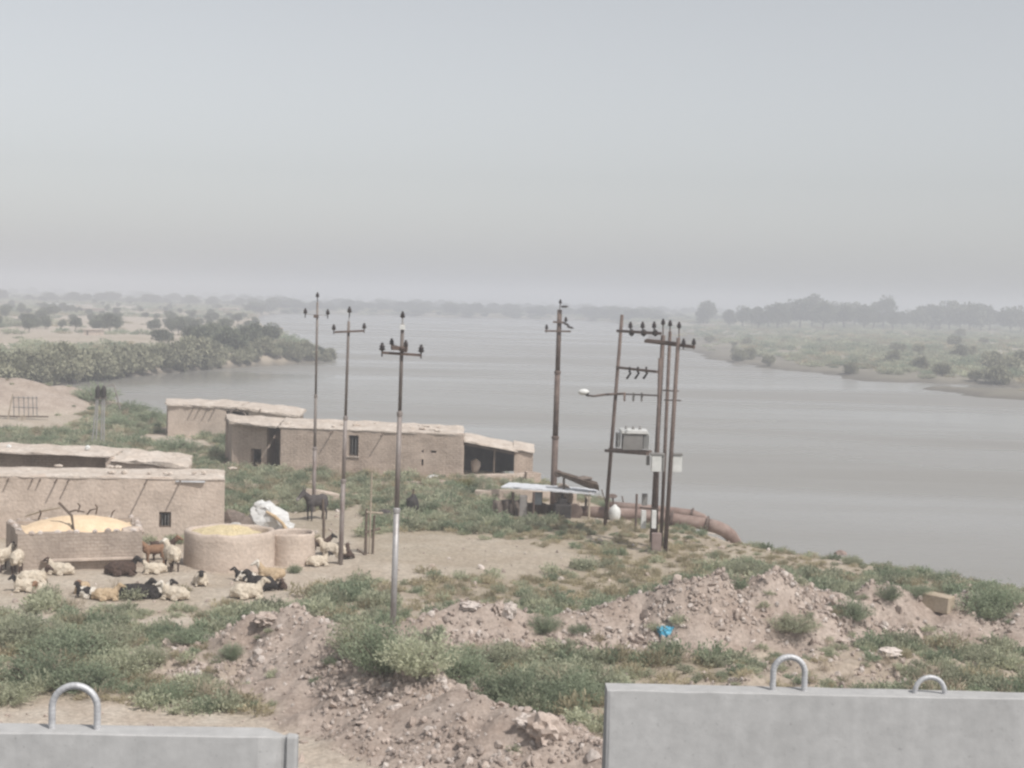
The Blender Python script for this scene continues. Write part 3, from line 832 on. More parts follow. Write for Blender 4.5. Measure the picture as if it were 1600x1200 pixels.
# the plain beyond: trees one can just tell apart
for i in range(110):
    a = random.uniform(-60, 420); c = random.uniform(474, 511) + (4 if a < 100 else 0)
    p = on_ground(a, c)
    if gz(p.x, p.y) < WATER_Z + .4: continue
    tree('plain_tree', tree_kinds[i % 5], p, random.uniform(.4, .72),
         'small hazy tree scattered over the plain behind the left spit', 'tree', 'trees on the plain behind the left spit')
# right bank grove
grove = [(1105, 508, 1.1), (1098, 510, .9), (1160, 513, 1.0), (1185, 514, .95), (1215, 515, 1.15), (1232, 512, 1.25), (1250, 514, 1.3), (1268, 512, 1.55), (1285, 515, 1.25), (1300, 512, 1.2),
         (1318, 515, 1.2), (1335, 512, 1.2), (1350, 515, 1.1), (1380, 512, 1.5), (1365, 515, 1.1), (1200, 512, 1.0), (1140, 512, .8), (1175, 511, .8), (1395, 516, .9), (1410, 514, .8)]
for i, (a, c, s_) in enumerate(grove):
    p = on_ground(a, c)
    tree('grove_tree', tall_kinds[i % 4], p, s_ * random.uniform(.95, 1.1) * 1.35,
         'tall hazy tree in the long right bank grove, %s from the left' % nth(grove, (a, c, s_)), 'tree', 'long grove on the right bank', sz=s_ * 1.08)
lone = [(1432, 516, .95), (1455, 516, 1.15), (1467, 516, 1.0), (1485, 517, 1.2), (1500, 517, 1.1), (1515, 518, 1.25), (1532, 518, 1.1), (1547, 518, 1.0), (1577, 520, 1.0), (1595, 521, 1.1)]
for i, (a, c, s_) in enumerate(lone):
    p = on_ground(a, c)
    tree('flat_tree', tree_kinds[i % 5], p, s_ * 2.5,
         'dark hazy tree in the clumps right of the long grove, %s from the left' % nth(lone, (a, c, s_)), 'tree', 'tree clumps at the right edge of the far flats')
for i in range(46):
    a = random.uniform(1090, 1640); c = random.uniform(524, 600)
    p = on_ground(a, c)
    if gz(p.x, p.y) < WATER_Z + .25: continue
    tree('flat_shrub', reed_kinds[i % 4], p, random.uniform(.4, .95) * (1.0 if a < 1480 else 1.3),
         'low dull-green shrub dotted over the open flats of the right bank', 'shrub', 'shrubs dotted over the right bank flats')
# far-off woods that read as one mass
N = 2600
py_ = 900 + 3800 * rs.rand(N) ** 1.5; px_ = (rs.rand(N) * 2 - 1) * 0.42 * py_
h_, d_, t_, _ = height(px_, py_, True)
belt = fbm(px_ / 260, py_ / 120, 3, 90)
keep = (d_ > 4) & (h_ > WATER_Z + .2) & (belt > -.12)
# a closed belt along the far shore
bx = []
for i in range(420):
    a = 395 + 640 * rs.rand(); c = np.interp(a, [395, 500, 600, 700, 800, 880, 1035], [491, 490.5, 492, 495, 497, 499, 505]) - 1 - 9 * rs.rand() ** 1.5
    g_ = G(a, c, -.4); bx.append((g_.x, g_.y))
bx = np.array(bx)
bh = height(bx[:, 0], bx[:, 1])
kb = bh > WATER_Z + .2
px_ = np.concatenate([px_[keep], bx[kb, 0]]); py_ = np.concatenate([py_[keep], bx[kb, 1]]); h_ = np.concatenate([h_[keep], bh[kb]])
M_ = len(px_)
sz = .27 + .34 * rs.rand(M_) + np.clip(py_ / 8000, 0, .4)
scatter('far_wood', np.stack([px_, py_, h_ - .2], 1), np.stack([sz * 2.4, sz * 2.4, sz], 1), np.stack([0 * sz, 0 * sz, rs.rand(M_) * 6.28], 1),
        rs.randint(0, 7, M_), [t[0] for t in tree_kinds] + [t[0] for t in tall_kinds[:2]], 'far-off woods fading into the haze along the horizon', 'woods')
print('far wood', M_)
#NEXT
# ------------------------------------------------------------------ mud houses
def n3(p, f, s=0.0): return mnoise.fractal(Vector(p) * f + Vector((s, s * 2, s * 3)), 1.0, 2.0, 3)

def wall(mb, p0, p1, z0, h0, h1, thick=0.35, openings=(), cell=0.45, amp=0.035, batter=0.0):
    """a thick hand-laid wall from p0 to p1 (front on the right-hand side of travel turned to -normal), with real openings"""
    p0 = Vector((p0[0], p0[1], 0)); p1 = Vector((p1[0], p1[1], 0))
    d = p1 - p0; L = d.length; d.normalize(); nn = Vector((d.y, -d.x, 0))
    us = {0.0, L}; vs = {0.0, 1.0}
    for i in range(1, max(2, int(L / cell))): us.add(L * i / max(2, int(L / cell)))
    hm = max(h0, h1)
    for i in range(1, max(2, int(hm / cell))): vs.add(i / max(2, int(hm / cell)))
    for a, b, c, e in openings:
        us = {x for x in us if not (abs(x - a) < .08 or abs(x - b) < .08)} | {a, b}
        vs = {x for x in vs if not (abs(x - c / hm) < .05 or abs(x - e / hm) < .05) or x in (0.0, 1.0)} | {c / hm, e / hm}
    us = sorted(us); vs = sorted(vs)
    def opn(i, j):
        um = (us[i] + us[i + 1]) / 2; vm = (vs[j] + vs[j + 1]) / 2 * hm
        return any(a < um < b and c < vm < e for a, b, c, e in openings)
    V = []; Fc = []; ix = {}
    def vert(i, j, s_):
        k = (i, j, s_)
        if k not in ix:
            H = h0 + (h1 - h0) * us[i] / L
            p = p0 + d * us[i] - nn * (thick * s_) + Vector((0, 0, z0 + vs[j] * H))
            a = amp * n3(p, 1.1, 5.0 + s_)
            p += nn * a * (1 if s_ == 0 else -1) + nn * batter * (1 - vs[j]) * (1 if s_ == 0 else -1)
            if j == len(vs) - 1: p.z += amp * 1.6 * n3(p, .9, 9.0)
            ix[k] = len(V); V.append(p)
        return ix[k]
    nu, nv = len(us) - 1, len(vs) - 1
    for i in range(nu):
        for j in range(nv):
            if opn(i, j): continue
            Fc.append((vert(i, j, 0), vert(i + 1, j, 0), vert(i + 1, j + 1, 0), vert(i, j + 1, 0)))
            Fc.append((vert(i + 1, j, 1), vert(i, j, 1), vert(i, j + 1, 1), vert(i + 1, j + 1, 1)))
            for di, dj, e in ((-1, 0, ((i, j), (i, j + 1))), (1, 0, ((i + 1, j + 1), (i + 1, j))), (0, 1, ((i, j + 1), (i + 1, j + 1))), (0, -1, ((i + 1, j), (i, j)))):
                a, c = i + di, j + dj
                if a < 0 or a >= nu or c < 0 or c >= nv or opn(a, c):
                    (x0, y0), (x1, y1) = e
                    Fc.append((vert(x0, y0, 0), vert(x1, y1, 0), vert(x1, y1, 1), vert(x0, y0, 1)))
    mb.add(V, Fc)

def slab(mb, c00, c10, c11, c01, thick=0.2, cell=0.35, amp=0.06, ragged=0.10, seed=0.0):
    """an uneven mud and brushwood roof slab over four corner points (top surface)"""
    c00, c10, c11, c01 = map(Vector, (c00, c10, c11, c01))
    nx = max(3, int((c10 - c00).length / cell)); ny = max(3, int((c01 - c00).length / cell))
    V = []; Fc = []
    for s_ in (0, 1):
        for j in range(ny + 1):
            for i in range(nx + 1):
                a, b = i / nx, j / ny
                p = (c00 * (1 - a) + c10 * a) * (1 - b) + (c01 * (1 - a) + c11 * a) * b
                edge = min(a * nx, (1 - a) * nx, b * ny, (1 - b) * ny)
                z = amp * n3(p, .8, seed) + amp * .6 * n3(p, 2.2, seed + 3)
                if s_ == 0: p = p + Vector((0, 0, z - (0.05 if edge < .5 else 0)))
                else: p = p + Vector((0, 0, -thick + amp * .5 * n3(p, 1.4, seed + 7)))
                if edge < .5:
                    o = (p - (c00 + c10 + c11 + c01) / 4); o.z = 0; o.normalize()
                    p += o * ragged * (n3(p, 2.0, seed + 11) + .1)
                V.append(p)
    W = nx + 1; O = W * (ny + 1)
    for j in range(ny):
        for i in range(nx):
            a = j * W + i
            Fc.append((a, a + 1, a + W + 1, a + W)); Fc.append((O + a, O + a + W, O + a + W + 1, O + a + 1))
    for i in range(nx):
        Fc.append((i, O + i, O + i + 1, i + 1)); a = ny * W + i; Fc.append((a, a + 1, O + a + 1, O + a))
    for j in range(ny):
        a = j * W; Fc.append((a, a + W, O + a + W, O + a)); a = j * W + nx; Fc.append((a, O + a, O + a + W, a + W))
    mb.add(V, Fc)

def mk_wall(parent, m, *a, **k):
    mb = MB(); wall(mb, *a, **k); return mb.build('wall', m, parent)
def mk_roof(parent, *a, name='roof', m=None, **k):
    mb = MB(); slab(mb, *a, **k); return mb.build(name, m or ROOF, parent, smooth=False)
def off(p, dx, dy, z): return Vector((p.x + dx, p.y + dy, z))

def window(parent, p0, p1, u0, u1, z0, z1, bars=3, inset=.12, sill=True):
    """wooden frame with iron bars set into an opening of the wall p0-p1"""
    p0 = Vector((p0.x, p0.y, 0)); p1 = Vector((p1.x, p1.y, 0))
    d = (p1 - p0).normalized(); nn = Vector((d.y, -d.x, 0))
    a = p0 + d * u0 - nn * inset; b = p0 + d * u1 - nn * inset
    w_ = MB()
    for q in (a + d * .03, b - d * .03): w_.beam(q + Vector((0, 0, z0)), q + Vector((0, 0, z1)), .06)
    for z in (z0 + .03, z1 - .03): w_.beam(a + d * .06 + Vector((0, 0, z)), b - d * .06 + Vector((0, 0, z)), .055)
    fr = w_.build('window', WOOD, parent)
    for k in range(bars):
        q = a + (b - a) * ((k + 1) / (bars + 1))
        MB().tube([q + Vector((0, 0, z0 + .05)), q + Vector((0, 0, z1 - .05))], .018, 6).build('bar', GREY_PAINT, fr)
    if sill:
        MB().beam(a - d * .08 + nn * (inset + .03) + Vector((0, 0, z0 - .03)), b + d * .08 + nn * (inset + .03) + Vector((0, 0, z0 - .03)), .1, .06).build('sill', ROOF, fr)
    return fr

def spout(parent, p, nn, length=.6, r=.04, drop=.08, name='roof_spout', m=None):
    q = p + nn * length + Vector((0, 0, -drop))
    return MB().tube([p - nn * .3, p, q], [r, r, r * .9], 7).build(name, m or WOOD, parent)

# ---- the long house in the middle distance
B = -0.15
p_wl = G(362, 727); p_wr = G(416, 731); p_fl = G(438, 735); p_fr = G(722, 748)
HT = A(560, 668, G(560, 741).y).z          # wall top
HT = 2.35
house = root('mud_brick_house', (p_fl.x, p_fl.y, 0), 'long flat-roofed mud brick house with barred window behind the thin poles', 'house')
back = Vector((-.45, 4.3, 0))
bl = p_wl + Vector((-1.05, 4.4, 0)); br = p_fr + Vector((-.35, 4.6, 0))
d_f = (p_fr - p_fl).normalized(); n_f = Vector((d_f.y, -d_f.x, 0)); Lf = (p_fr - p_fl).length
wu = (G(543, 740) - p_fl).length; wu2 = (G(558, 741) - p_fl).length
su = (G(659, 745) - p_fl).length; su2 = (G(679, 745) - p_fl).length
mk_wall(house, MUD, p_fl, p_fr, B, HT - B - .05, HT - B, .38,
        openings=[(wu, wu2, .95 - B, 2.1 - B), (su - .05, su + .12, .62 - B, .95 - B), (su2 - .2, su2 + .12, 1.32 - B, 1.42 - B), (su - .04, su + .08, 1.32 - B, 1.44 - B)])
d_w = (p_wr - p_wl).normalized(); Lw = (p_wr - p_wl).length
mk_wall(house, MUD, p_wl, p_wr, B, HT - B, HT - B, .38, openings=[(Lw - 1.0, Lw - .06, .02 - B, 1.0 - B)])
mk_wall(house, MUD, bl, p_wl, B, HT - B, HT - B, .35)
mk_wall(house, MUD, p_fr + Vector((-.06, .12, 0)), br, B, HT - B, HT - B, .35)
mk_wall(house, MUD, br, bl, B, HT - B, HT - B, .35)
mk_wall(house, MUD, p_wr + Vector((.02, .02, 0)), p_wr + Vector((.15, 2.2, 0)), B, HT - B, HT - B, .3)
mk_wall(house, MUD, p_fl + Vector((-.03, 2.1, 0)), p_fl + Vector((-.03, .02, 0)), B, HT - B, HT - B, .3)
mk_wall(house, MUD, p_wr + Vector((.1, 2.2, 0)), p_fl + Vector((.0, 2.1, 0)), B, HT - B, HT - B, .3)
mk_roof(house, off(p_fl, -.12, -.03, HT + .08), off(p_fr, .06, -.03, HT + .06), off(br, .2, .2, HT + .12), off(p_fl, -.4, 4.6, HT + .20), thick=.10, amp=.06, ragged=.07, seed=1)
mk_roof(house, off(p_wl, -.12, -.14, HT + .13), off(p_fl, -.22, -.34, HT + .12), off(p_fl, -.48, 4.6, HT + .2), off(bl, -.2, .2, HT + .16), thick=.15, amp=.07, ragged=.1, seed=2)
window(house, p_fl, p_fr, wu, wu2, .95, 2.1, bars=2)
for px in (514, 601):
    u_ = (G(px, 740) - p_fl).length
    spout(house, p_fl + d_f * u_ + Vector((0, 0, HT - .12)), n_f, .55)
# boulder of mud plaster knobs along the roof edge
for i in range(15):
    a = random.random(); p = off(p_fl, 0, 0, 0) + (p_fr - p_fl) * a + Vector((0, random.uniform(0, 4), HT + .14))
    MB().blob(p, (random.uniform(.1, .3), random.uniform(.1, .25), random.uniform(.05, .11)), 1, .3, 1.5, i).build('roof_clod', ROOF, house)

# ---- lean-to with open front at its right end
sh = root('open_shed', off(G(760, 742), 0, 0, 0), 'low open-fronted mud shed with sloping brush roof at the house end', 'shed')
s_l = p_fr + Vector((.06, .45, 0)); s_r = G(803, 742); s_r2 = A(832, 744, s_r.y); s_r2.z = 0
zl = A(735, 690, s_l.y).z; zr = A(800, 705, s_r.y).z
mk_roof(sh, Vector((s_l.x, s_l.y - .4, zl + .12)), Vector((s_r.x + .15, s_r.y - .4, zr + .1)), Vector((s_r.x, s_r.y + 3.4, zr + .2)), Vector((s_l.x - .1, s_l.y + 3.4, zl + .25)), thick=.11, amp=.05, ragged=.10, seed=4)
mk_wall(sh, MUD, s_r, s_r2, B, zr - B + .0, zr - B - .1, 3.0)
mk_roof(sh, Vector((s_r.x - .05, s_r.y - .15, zr + .2)), Vector((s_r2.x + .05, s_r2.y - .12, zr + .04)), Vector((s_r2.x + .1, s_r2.y + 3.1, zr + .15)), Vector((s_r.x - .05, s_r.y + 3.1, zr + .36)), thick=.12, amp=.06, ragged=.08, seed=5)
SHADE_MUD = mat('shade_darkened_mud', (.045, .04, .036), (.075, .066, .06), scale=2)  # near-black mud: the shed's inner shade is put into the wall colour
mk_wall(sh, SHADE_MUD, s_l + Vector((-.1, 3.2, 0)), s_r + Vector((0, 3.2, 0)), B, zl - B, zr - B - .05, .3)
MB().tube([G(771, 744) + Vector((0, .1, B)), G(771, 744) + Vector((0.03, .1, (zl + zr) / 2))], .05, 7).build('post', WOOD, sh)
MB().beam(s_l + Vector((0, -.15, zl - .12)), s_r + Vector((0, -.15, zr - .14)), .09).build('roof_beam', WOOD, sh)
fd = MB(); fd.blob(G(742, 743) + Vector((0, .7, .45)), (.26, .26, .42), 2, .3, 1.6, 3)
props(fd.build('fodder_stack', MUD_PLAIN, loc=G(742, 743)), 'pale mud oven-like stack under the open shed roof', 'oven')
# ---- low yard wall in front of it
yw = root('low_mud_wall', G(800, 750), 'low crumbling mud wall in front of the open shed', 'wall')
mk_wall(yw, MUD_PLAIN, G(744, 752), G(822, 752), B, .42, .62, .4, amp=.07)
mk_wall(yw, MUD, G(823, 753), G(845, 753), B, .68, .6, .5, amp=.06)

# ---- the hut behind it
q_l = G(262, 681); q_r = G(463, 689); HH2 = 2.25
hut = root('mud_hut', off(q_l, 0, 0, 0), 'long mud hut with drooping roof and dark arched gap, behind the long house', 'house')
q_bl = q_l + Vector((-1.0, 4.6, 0)); q_br = q_r + Vector((-.2, 4.6, 0))
uA = (G(351, 685) - q_l).length; uB = (G(388, 686) - q_l).length
zA0 = A(370, 653, q_l.y).z; zA1 = A(370, 637.5, q_l.y).z; HH2 = A(300, 633.5, q_l.y).z
mk_wall(hut, MUD_PLAIN, q_l, q_r, B, HH2 - B, HH2 - B - .35, .35, openings=[(uA, uB, zA0 - B, zA1 - B)])
mk_wall(hut, MUD_PLAIN, q_bl, q_l, B, HH2 - B, HH2 - B, .35)
mk_wall(hut, MUD_PLAIN, q_r, q_br, B, HH2 - B - .35, HH2 - B - .35, .35)
mk_wall(hut, MUD_PLAIN, q_br, q_bl, B, HH2 - B - .35, HH2 - B, .35)
mm = (q_l + q_r) / 2
mk_roof(hut, off(q_l, -.12, -.09, HH2 + .11), off(mm, .3, -.09, HH2 + .04), off(mm, .3, 4.8, HH2 + .1), off(q_bl, -.2, .2, HH2 + .14), thick=.15, amp=.09, ragged=.12, seed=8)
mk_roof(hut, off(mm, .34, -.2, HH2 + .05), off(q_r, .2, -.2, HH2 - .34), off(q_br, .2, .2, HH2 - .25), off(mm, .34, 4.8, HH2 + .1), thick=.16, amp=.08, ragged=.12, seed=9)
for px in (300, 312, 326, 338, 412):
    u_ = (G(px, 683) - q_l).length
    spout(hut, q_l + (q_r - q_l).normalized() * u_ + Vector((0, 0, HH2 - .1)), Vector((0, -1, 0)), .4, .05, name='roof_beam')
arch = MB().tube([q_l + (q_r - q_l).normalized() * (uA + i * (uB - uA) / 8) + Vector((0, -.04, zA0 + (zA1 - zA0) * math.sin(math.pi * i / 8))) for i in range(9)], .07, 6)
arch.build('arch_rim', HAY_DARK, hut)

# ---- the big house at the left edge
f_r = G(349, 846); f_l = G(-230, 842); HL = 2.42
big = root('mud_plaster_house', off(f_r, 0, 0, 0), 'long plastered mud house with roof spouts and small barred window at the left', 'house')
d_b = (f_r - f_l).normalized(); n_b = Vector((d_b.y, -d_b.x, 0))
w0 = (G(248, 845) - f_l).length; w1 = (G(267, 845) - f_l).length
mk_wall(big, MUD_PLAIN, f_l, f_r, B, HL - B, HL - B, .4, openings=[(w0, w1, .52 - B, 1.12 - B)], amp=.05)
fb_r = f_r + Vector((-.6, 2.5, 0)); fb_l = f_l + Vector((-.6, 2.5, 0))
mk_wall(big, MUD_PLAIN, f_r + Vector((-.06, .12, 0)), fb_r, B, HL - B, HL - B, .35)
mk_wall(big, MUD_PLAIN, fb_r, fb_l, B, HL - B, HL - B, .35)
mk_wall(big, MUD_PLAIN, fb_l, f_l, B, HL - B, HL - B, .35)
mk_roof(big, off(f_l, -.2, -.03, HL + .06), off(f_r, .03, -.03, HL + .045), off(fb_r, .1, .1, HL + .10), off(fb_l, -.2, .1, HL + .10), thick=.09, amp=.045, ragged=.05, seed=12)
window(big, f_l, f_r, w0, w1, .52, 1.12, bars=3, sill=False)
for px, ln in ((12, .25), (50, .25), (62, .25), (88, .55), (107, .45), (229, .95), (281, .95)):
    u_ = (G(px, 844) - f_l).length
    spout(big, f_l + d_b * u_ + Vector((0, 0, HL - .1)), n_b, ln, .035, drop=.05)
MB().box(A(298, 752, f_r.y - .12), (1.1, .3, .05), rz=.05).build('roof_board', WHITE_SHEET, big)
for i in range(10):
    p = f_l + (f_r - f_l) * random.uniform(.4, 1) + Vector((0, random.uniform(.2, 3), HL + .14))
    MB().blob(p, (random.uniform(.08, .25), random.uniform(.08, .2), random.uniform(.05, .1)), 1, .3, 1.5, i).build('roof_clod', ROOF, big)
# rear range, its eave throwing the wall into shade
rr_ = root('rear_mud_range', off(fb_r, 0, 3, 0), 'rear range of mud rooms with deep eave, behind the plastered house', 'house')
Yr = fb_r.y + 2.4
k_l = A(-240, 735, Yr); k_m = A(165, 735, Yr - .2); k_r = A(292, 742, Yr - .2)
zR = A(100, 704, Yr).z - .1
for P in (k_l, k_m, k_r): P.z = 0
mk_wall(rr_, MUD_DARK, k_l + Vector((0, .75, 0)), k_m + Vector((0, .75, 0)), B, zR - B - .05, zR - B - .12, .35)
mk_wall(rr_, MUD_PLAIN, k_m, k_r, B, zR - B - .28, zR - B - .5, .35)
mk_wall(rr_, MUD_PLAIN, k_m + Vector((0, .8, 0)), k_m, B, zR - B - .15, zR - B - .15, .3)
mk_wall(rr_, MUD_PLAIN, k_r, k_r + Vector((-.5, 3.2, 0)), B, zR - B - .5, zR - B - .5, .35)
mk_wall(rr_, MUD_PLAIN, k_r + Vector((-.5, 3.2, 0)), k_l + Vector((0, 3.6, 0)), B, zR - B - .5, zR - B - .05, .35)
mk_roof(rr_, off(k_l, 0, -.12, zR + .12), off(k_m, .2, -.12, zR + .0), off(k_m, .2, 3.0, zR + .06), off(k_l, 0, 3.0, zR + .18), thick=.1, amp=.07, ragged=.1, seed=14)
mk_roof(rr_, off(k_m, .24, -.15, zR - .1), off(k_r, .1, -.12, zR - .34), off(k_r, -.4, 3.0, zR - .2), off(k_m, .24, 3.0, zR + .04), thick=.16, amp=.1, ragged=.12, seed=15)
for px in (255,):
    spout(rr_, A(px, 727, Yr - .2), Vector((0, -1, 0)), .4)
MB().blob(A(137, 700, Yr + 1), (.12, .1, .12), 1, .2, 1, 1).build('roof_stone', WHITE_PAINT, rr_)
MB().blob(A(14, 698, Yr + 1), (.12, .1, .1), 1, .2, 1, 2).build('roof_stone', WHITE_PAINT, rr_)

# ------------------------------------------------------------------ grain bins
gb = root('grain_bin', G(120, 896), 'square mud-walled bin heaped with orange grain and ringed with stones', 'grain bin')
g_fl = G(27, 896); g_fr = G(222, 888); g_bl = g_fl + Vector((-1.35, 3.0, 0)); g_br = g_fr + Vector((-.9, 3.2, 0))
HB = A(120, 833, (g_fl.y + g_fr.y) / 2).z
mk_wall(gb, MUD_DARK, g_fl, g_fr, B, HB - B, HB - B, .35, amp=.06)
mk_wall(gb, MUD_DARK, g_bl, g_fl, B, HB - B, HB - B, .3, amp=.06)
mk_wall(gb, MUD_DARK, g_fr, g_br, B, HB - B, HB - B, .3, amp=.06)
mk_wall(gb, MUD_DARK, g_br, g_bl, B, HB - B, HB - B, .3, amp=.06)
led = MB(); led.beam(g_fl + (g_fr - g_fl) * .2 + Vector((0, -.14, .42)), g_fl + (g_fr - g_fl) * .93 + Vector((0, -.14, .40)), .2, .07)
led.build('ledge', MUD_PLAIN, gb)
gc = (g_fl + g_fr + g_bl + g_br) / 4
hx = (g_fr - g_fl).length / 2 - .34; hy = 1.3
heap = MB(); V = []; Fc = []
NX, NY = 28, 18
for j in range(NY + 1):
    for i in range(NX + 1):
        a = i / NX * 2 - 1; c = j / NY * 2 - 1
        r2 = min(1, math.sqrt(a * a * .85 + c * c * .85))
        ua, vc = .5 + a * .435, .5 + c * .40
        p = (g_fl * (1 - ua) + g_fr * ua) * (1 - vc) + (g_bl * (1 - ua) + g_br * ua) * vc
        p.z = HB - .10 + .46 * (1 - r2 ** 2.2)
        p.z += .035 * n3(p, 2.5, 2)
        V.append(p)
for j in range(NY):
    for i in range(NX):
        a = j * (NX + 1) + i; Fc.append((a, a + 1, a + NX + 2, a + NX + 1))
heap.add(V, Fc)
props(heap.build('grain_heap', GRAIN, loc=gc, smooth=True), 'domed heap of orange grain filling the square mud bin', 'grain')
rim = [g_fl, g_fr, g_br, g_bl]
kk = 0
for e in range(4):
    a, c = rim[e], rim[(e + 1) % 4]
    for i in range(9 if e in (0, 2) else 7):
        p = a + (c - a) * ((i + random.uniform(.1, .9)) / 9) ; p.z = HB + .05
        p += (gc - p).normalized() * .14
        p.z = HB + .04
        MB().blob(p, (random.uniform(.07, .17), random.uniform(.06, .13), random.uniform(.05, .10)), 1, .35, 1.6, kk, ).build('rim_stone', ROCK_PALE if kk % 3 else ROCK, gb); kk += 1
st = [((92, 785), (112, 806), (116, 832), .045), ((112, 806), (114, 818), (111, 833), .035), ((40, 806), (70, 797), (95, 793), .05), ((122, 800), (125, 790), (121, 786), .03), ((150, 803), (152, 793), (149, 788), .03), ((60, 812), (64, 802), (62, 797), .03), ((135, 806), (141, 797), (150, 795), .03), ((172, 812), (176, 800), (180, 797), .025), ((108, 800), (118, 797), (132, 800), .035)]
for i, (a, b_, c, r_) in enumerate(st):
    Ys = gc.y - (1.0 if i < 2 else -.9)
    MB().tube([A(*a, Ys), A(*b_, Ys - .1), A(*c, Ys - .2)], [r_, r_, r_ * .7], 6).build('stick', WOOD if i != 2 else WOOD_PALE, gb)
fl = MB().blob(A(207, 829, g_fr.y + .2), (.42, .3, .16), 2, .3, 1.4, 5); fl.build('rim_cover', MUD_PLAIN, gb)

def round_bin(name, pxl, pxr, py_b, py_t, label, fill, seed):
    Yc = G((pxl + pxr) / 2, py_b).y; a = G(pxl, py_b); b_ = G(pxr, py_b)
    rad = (b_.x - a.x) / 2; c = Vector(((a.x + b_.x) / 2, Yc + rad * .9, 0)); H = A((pxl + pxr) / 2, py_t, Yc).z
    r0 = root(name, c, label, 'grain bin')
    mb = MB(); V = []; Fc = []; NA = 48
    prof = [(1.0, -.15), (1.0, .1), (.985, .45 * H), (.98, .8 * H), (.985, .96 * H), (.955, H + .03), (.88, H + .02), (.85, H - .06), (.85, -.1)]
    for r_, z in prof:
        for k in range(NA):
            t = 2 * math.pi * k / NA
            q = c + Vector((math.cos(t) * r_ * rad, math.sin(t) * r_ * rad * .9, z))
            nn_ = n3(q, 1.2, seed) * .05
            V.append(q + Vector((math.cos(t), math.sin(t), 0)) * nn_ + Vector((0, 0, .05 * n3(q, 1.3, seed + 2) if z > .5 * H else 0)))
    for i in range(len(prof) - 1):
        for k in range(NA):
            k2 = (k + 1) % NA; Fc.append((i * NA + k, i * NA + k2, (i + 1) * NA + k2, (i + 1) * NA + k))
    mb.add(V, Fc); mb.build('wall', MUD_PLAIN, r0, smooth=True)
    if fill:
        hp = MB(); V = [c + Vector((-.0, .0, H + .15))]; Fc = []
        for i in range(1, 9):
            rr2 = i / 8 * .86 * rad
            for k in range(30):
                t = 2 * math.pi * k / 30
                q = c + Vector((math.cos(t) * rr2, math.sin(t) * rr2 * .9, H + .15 - .22 * (i / 8) ** 2.0 - .12 * (math.cos(t) > .5)))
                q.z += .05 * n3(q, 3, seed); V.append(q)
        for k in range(30): Fc.append((0, 1 + k, 1 + (k + 1) % 30))
        for i in range(7):
            for k in range(30):
                Fc.append((1 + i * 30 + k, 1 + (i + 1) * 30 + k, 1 + (i + 1) * 30 + (k + 1) % 30, 1 + i * 30 + (k + 1) % 30))
        hp.add(V, Fc)
        props(hp.build('straw_heap', STRAW, loc=c), 'pale yellow chopped straw filling the large round mud bin', 'straw')
    else:
        hp = MB().blob(c + Vector((0, 0, H * .55)), (rad * .83, rad * .75, .1), 2, .2, 2, 3); hp.build('earth_fill', HAY_DARK, r0)
    return r0
round_bin('round_bin', 271, 421, 896, 838, 'large round mud bin filled with yellow straw', True, 3)
round_bin('round_bin', 412, 488, 887, 837, 'smaller round mud bin, empty, joined to the larger straw bin', False, 6)

# ------------------------------------------------------------------ white bundle, fodder heap and hoop behind the bins
bp_ = G(418, 836)
wb = root('tarpaulin_bundle', bp_, 'big white tarpaulin bundle tied with tan cloth beside the plastered house', 'bundle')
mb = MB(); mb.blob(bp_ + Vector((-.05, .4, .55)), (.80, .64, .62), 2, .34, 1.5, 4, flat=-.6); mb.blob(bp_ + Vector((-.25, .4, .92)), (.5, .42, .36), 3, .3, 1.8, 8); mb.blob(bp_ + Vector((.6, .3, .22)), (.42, .4, .3), 3, .3, 1.8, 9, flat=-.25)
mb.build('tarpaulin', TARP_W, wb, smooth=False)
MB().tube([bp_ + Vector((-.05, -.12, .95)), bp_ + Vector((.3, -.2, .78)), bp_ + Vector((.62, -.16, .5)), bp_ + Vector((.85, -.15, .1))], [.05, .07, .06, .09], 7).build('strap', TARP_T, wb)
hp = G(375, 838)
mb = MB(); mb.blob(hp + Vector((-.05, .7, .22)), (.75, .6, .46), 3, .3, 1.4, 12, flat=-.35); mb.blob(hp + Vector((-.4, .8, .5)), (.5, .4, .42), 2, .3, 1.4, 15)
props(mb.build('fodder_heap', HAY_DARK, loc=hp), 'dark brown fodder heap between the house corner and white bundle', 'heap')
hl = G(368, 840)
hoop = MB().tube([hl + Vector((.42 * math.cos(t), .1 - .12 * math.sin(t), .45 * math.sin(t) + .12)) for t in [math.pi * i / 14 * 1.15 - .25 for i in range(15)]], .035, 7)
props(hoop.build('bent_hoop', WHITE_PAINT, loc=hl), 'white bent hoop leaning at the corner of the plastered house', 'hoop')

# ------------------------------------------------------------------ poles
def insulator(parent, p, s=1.0, axis=(0, 0, 1), name='insulator', m=None):
    pr = [(.02, -.16), (.02, -.02), (.06, 0), (.085, .03), (.06, .05), (.055, .07), (.075, .09), (.05, .12), (.03, .15), (.045, .17), (.0, .19)]
    return MB().lathe(p, [(max(r_ * s, .001), z * s) for r_, z in pr], 9, axis).build(name, m or INSUL, parent)

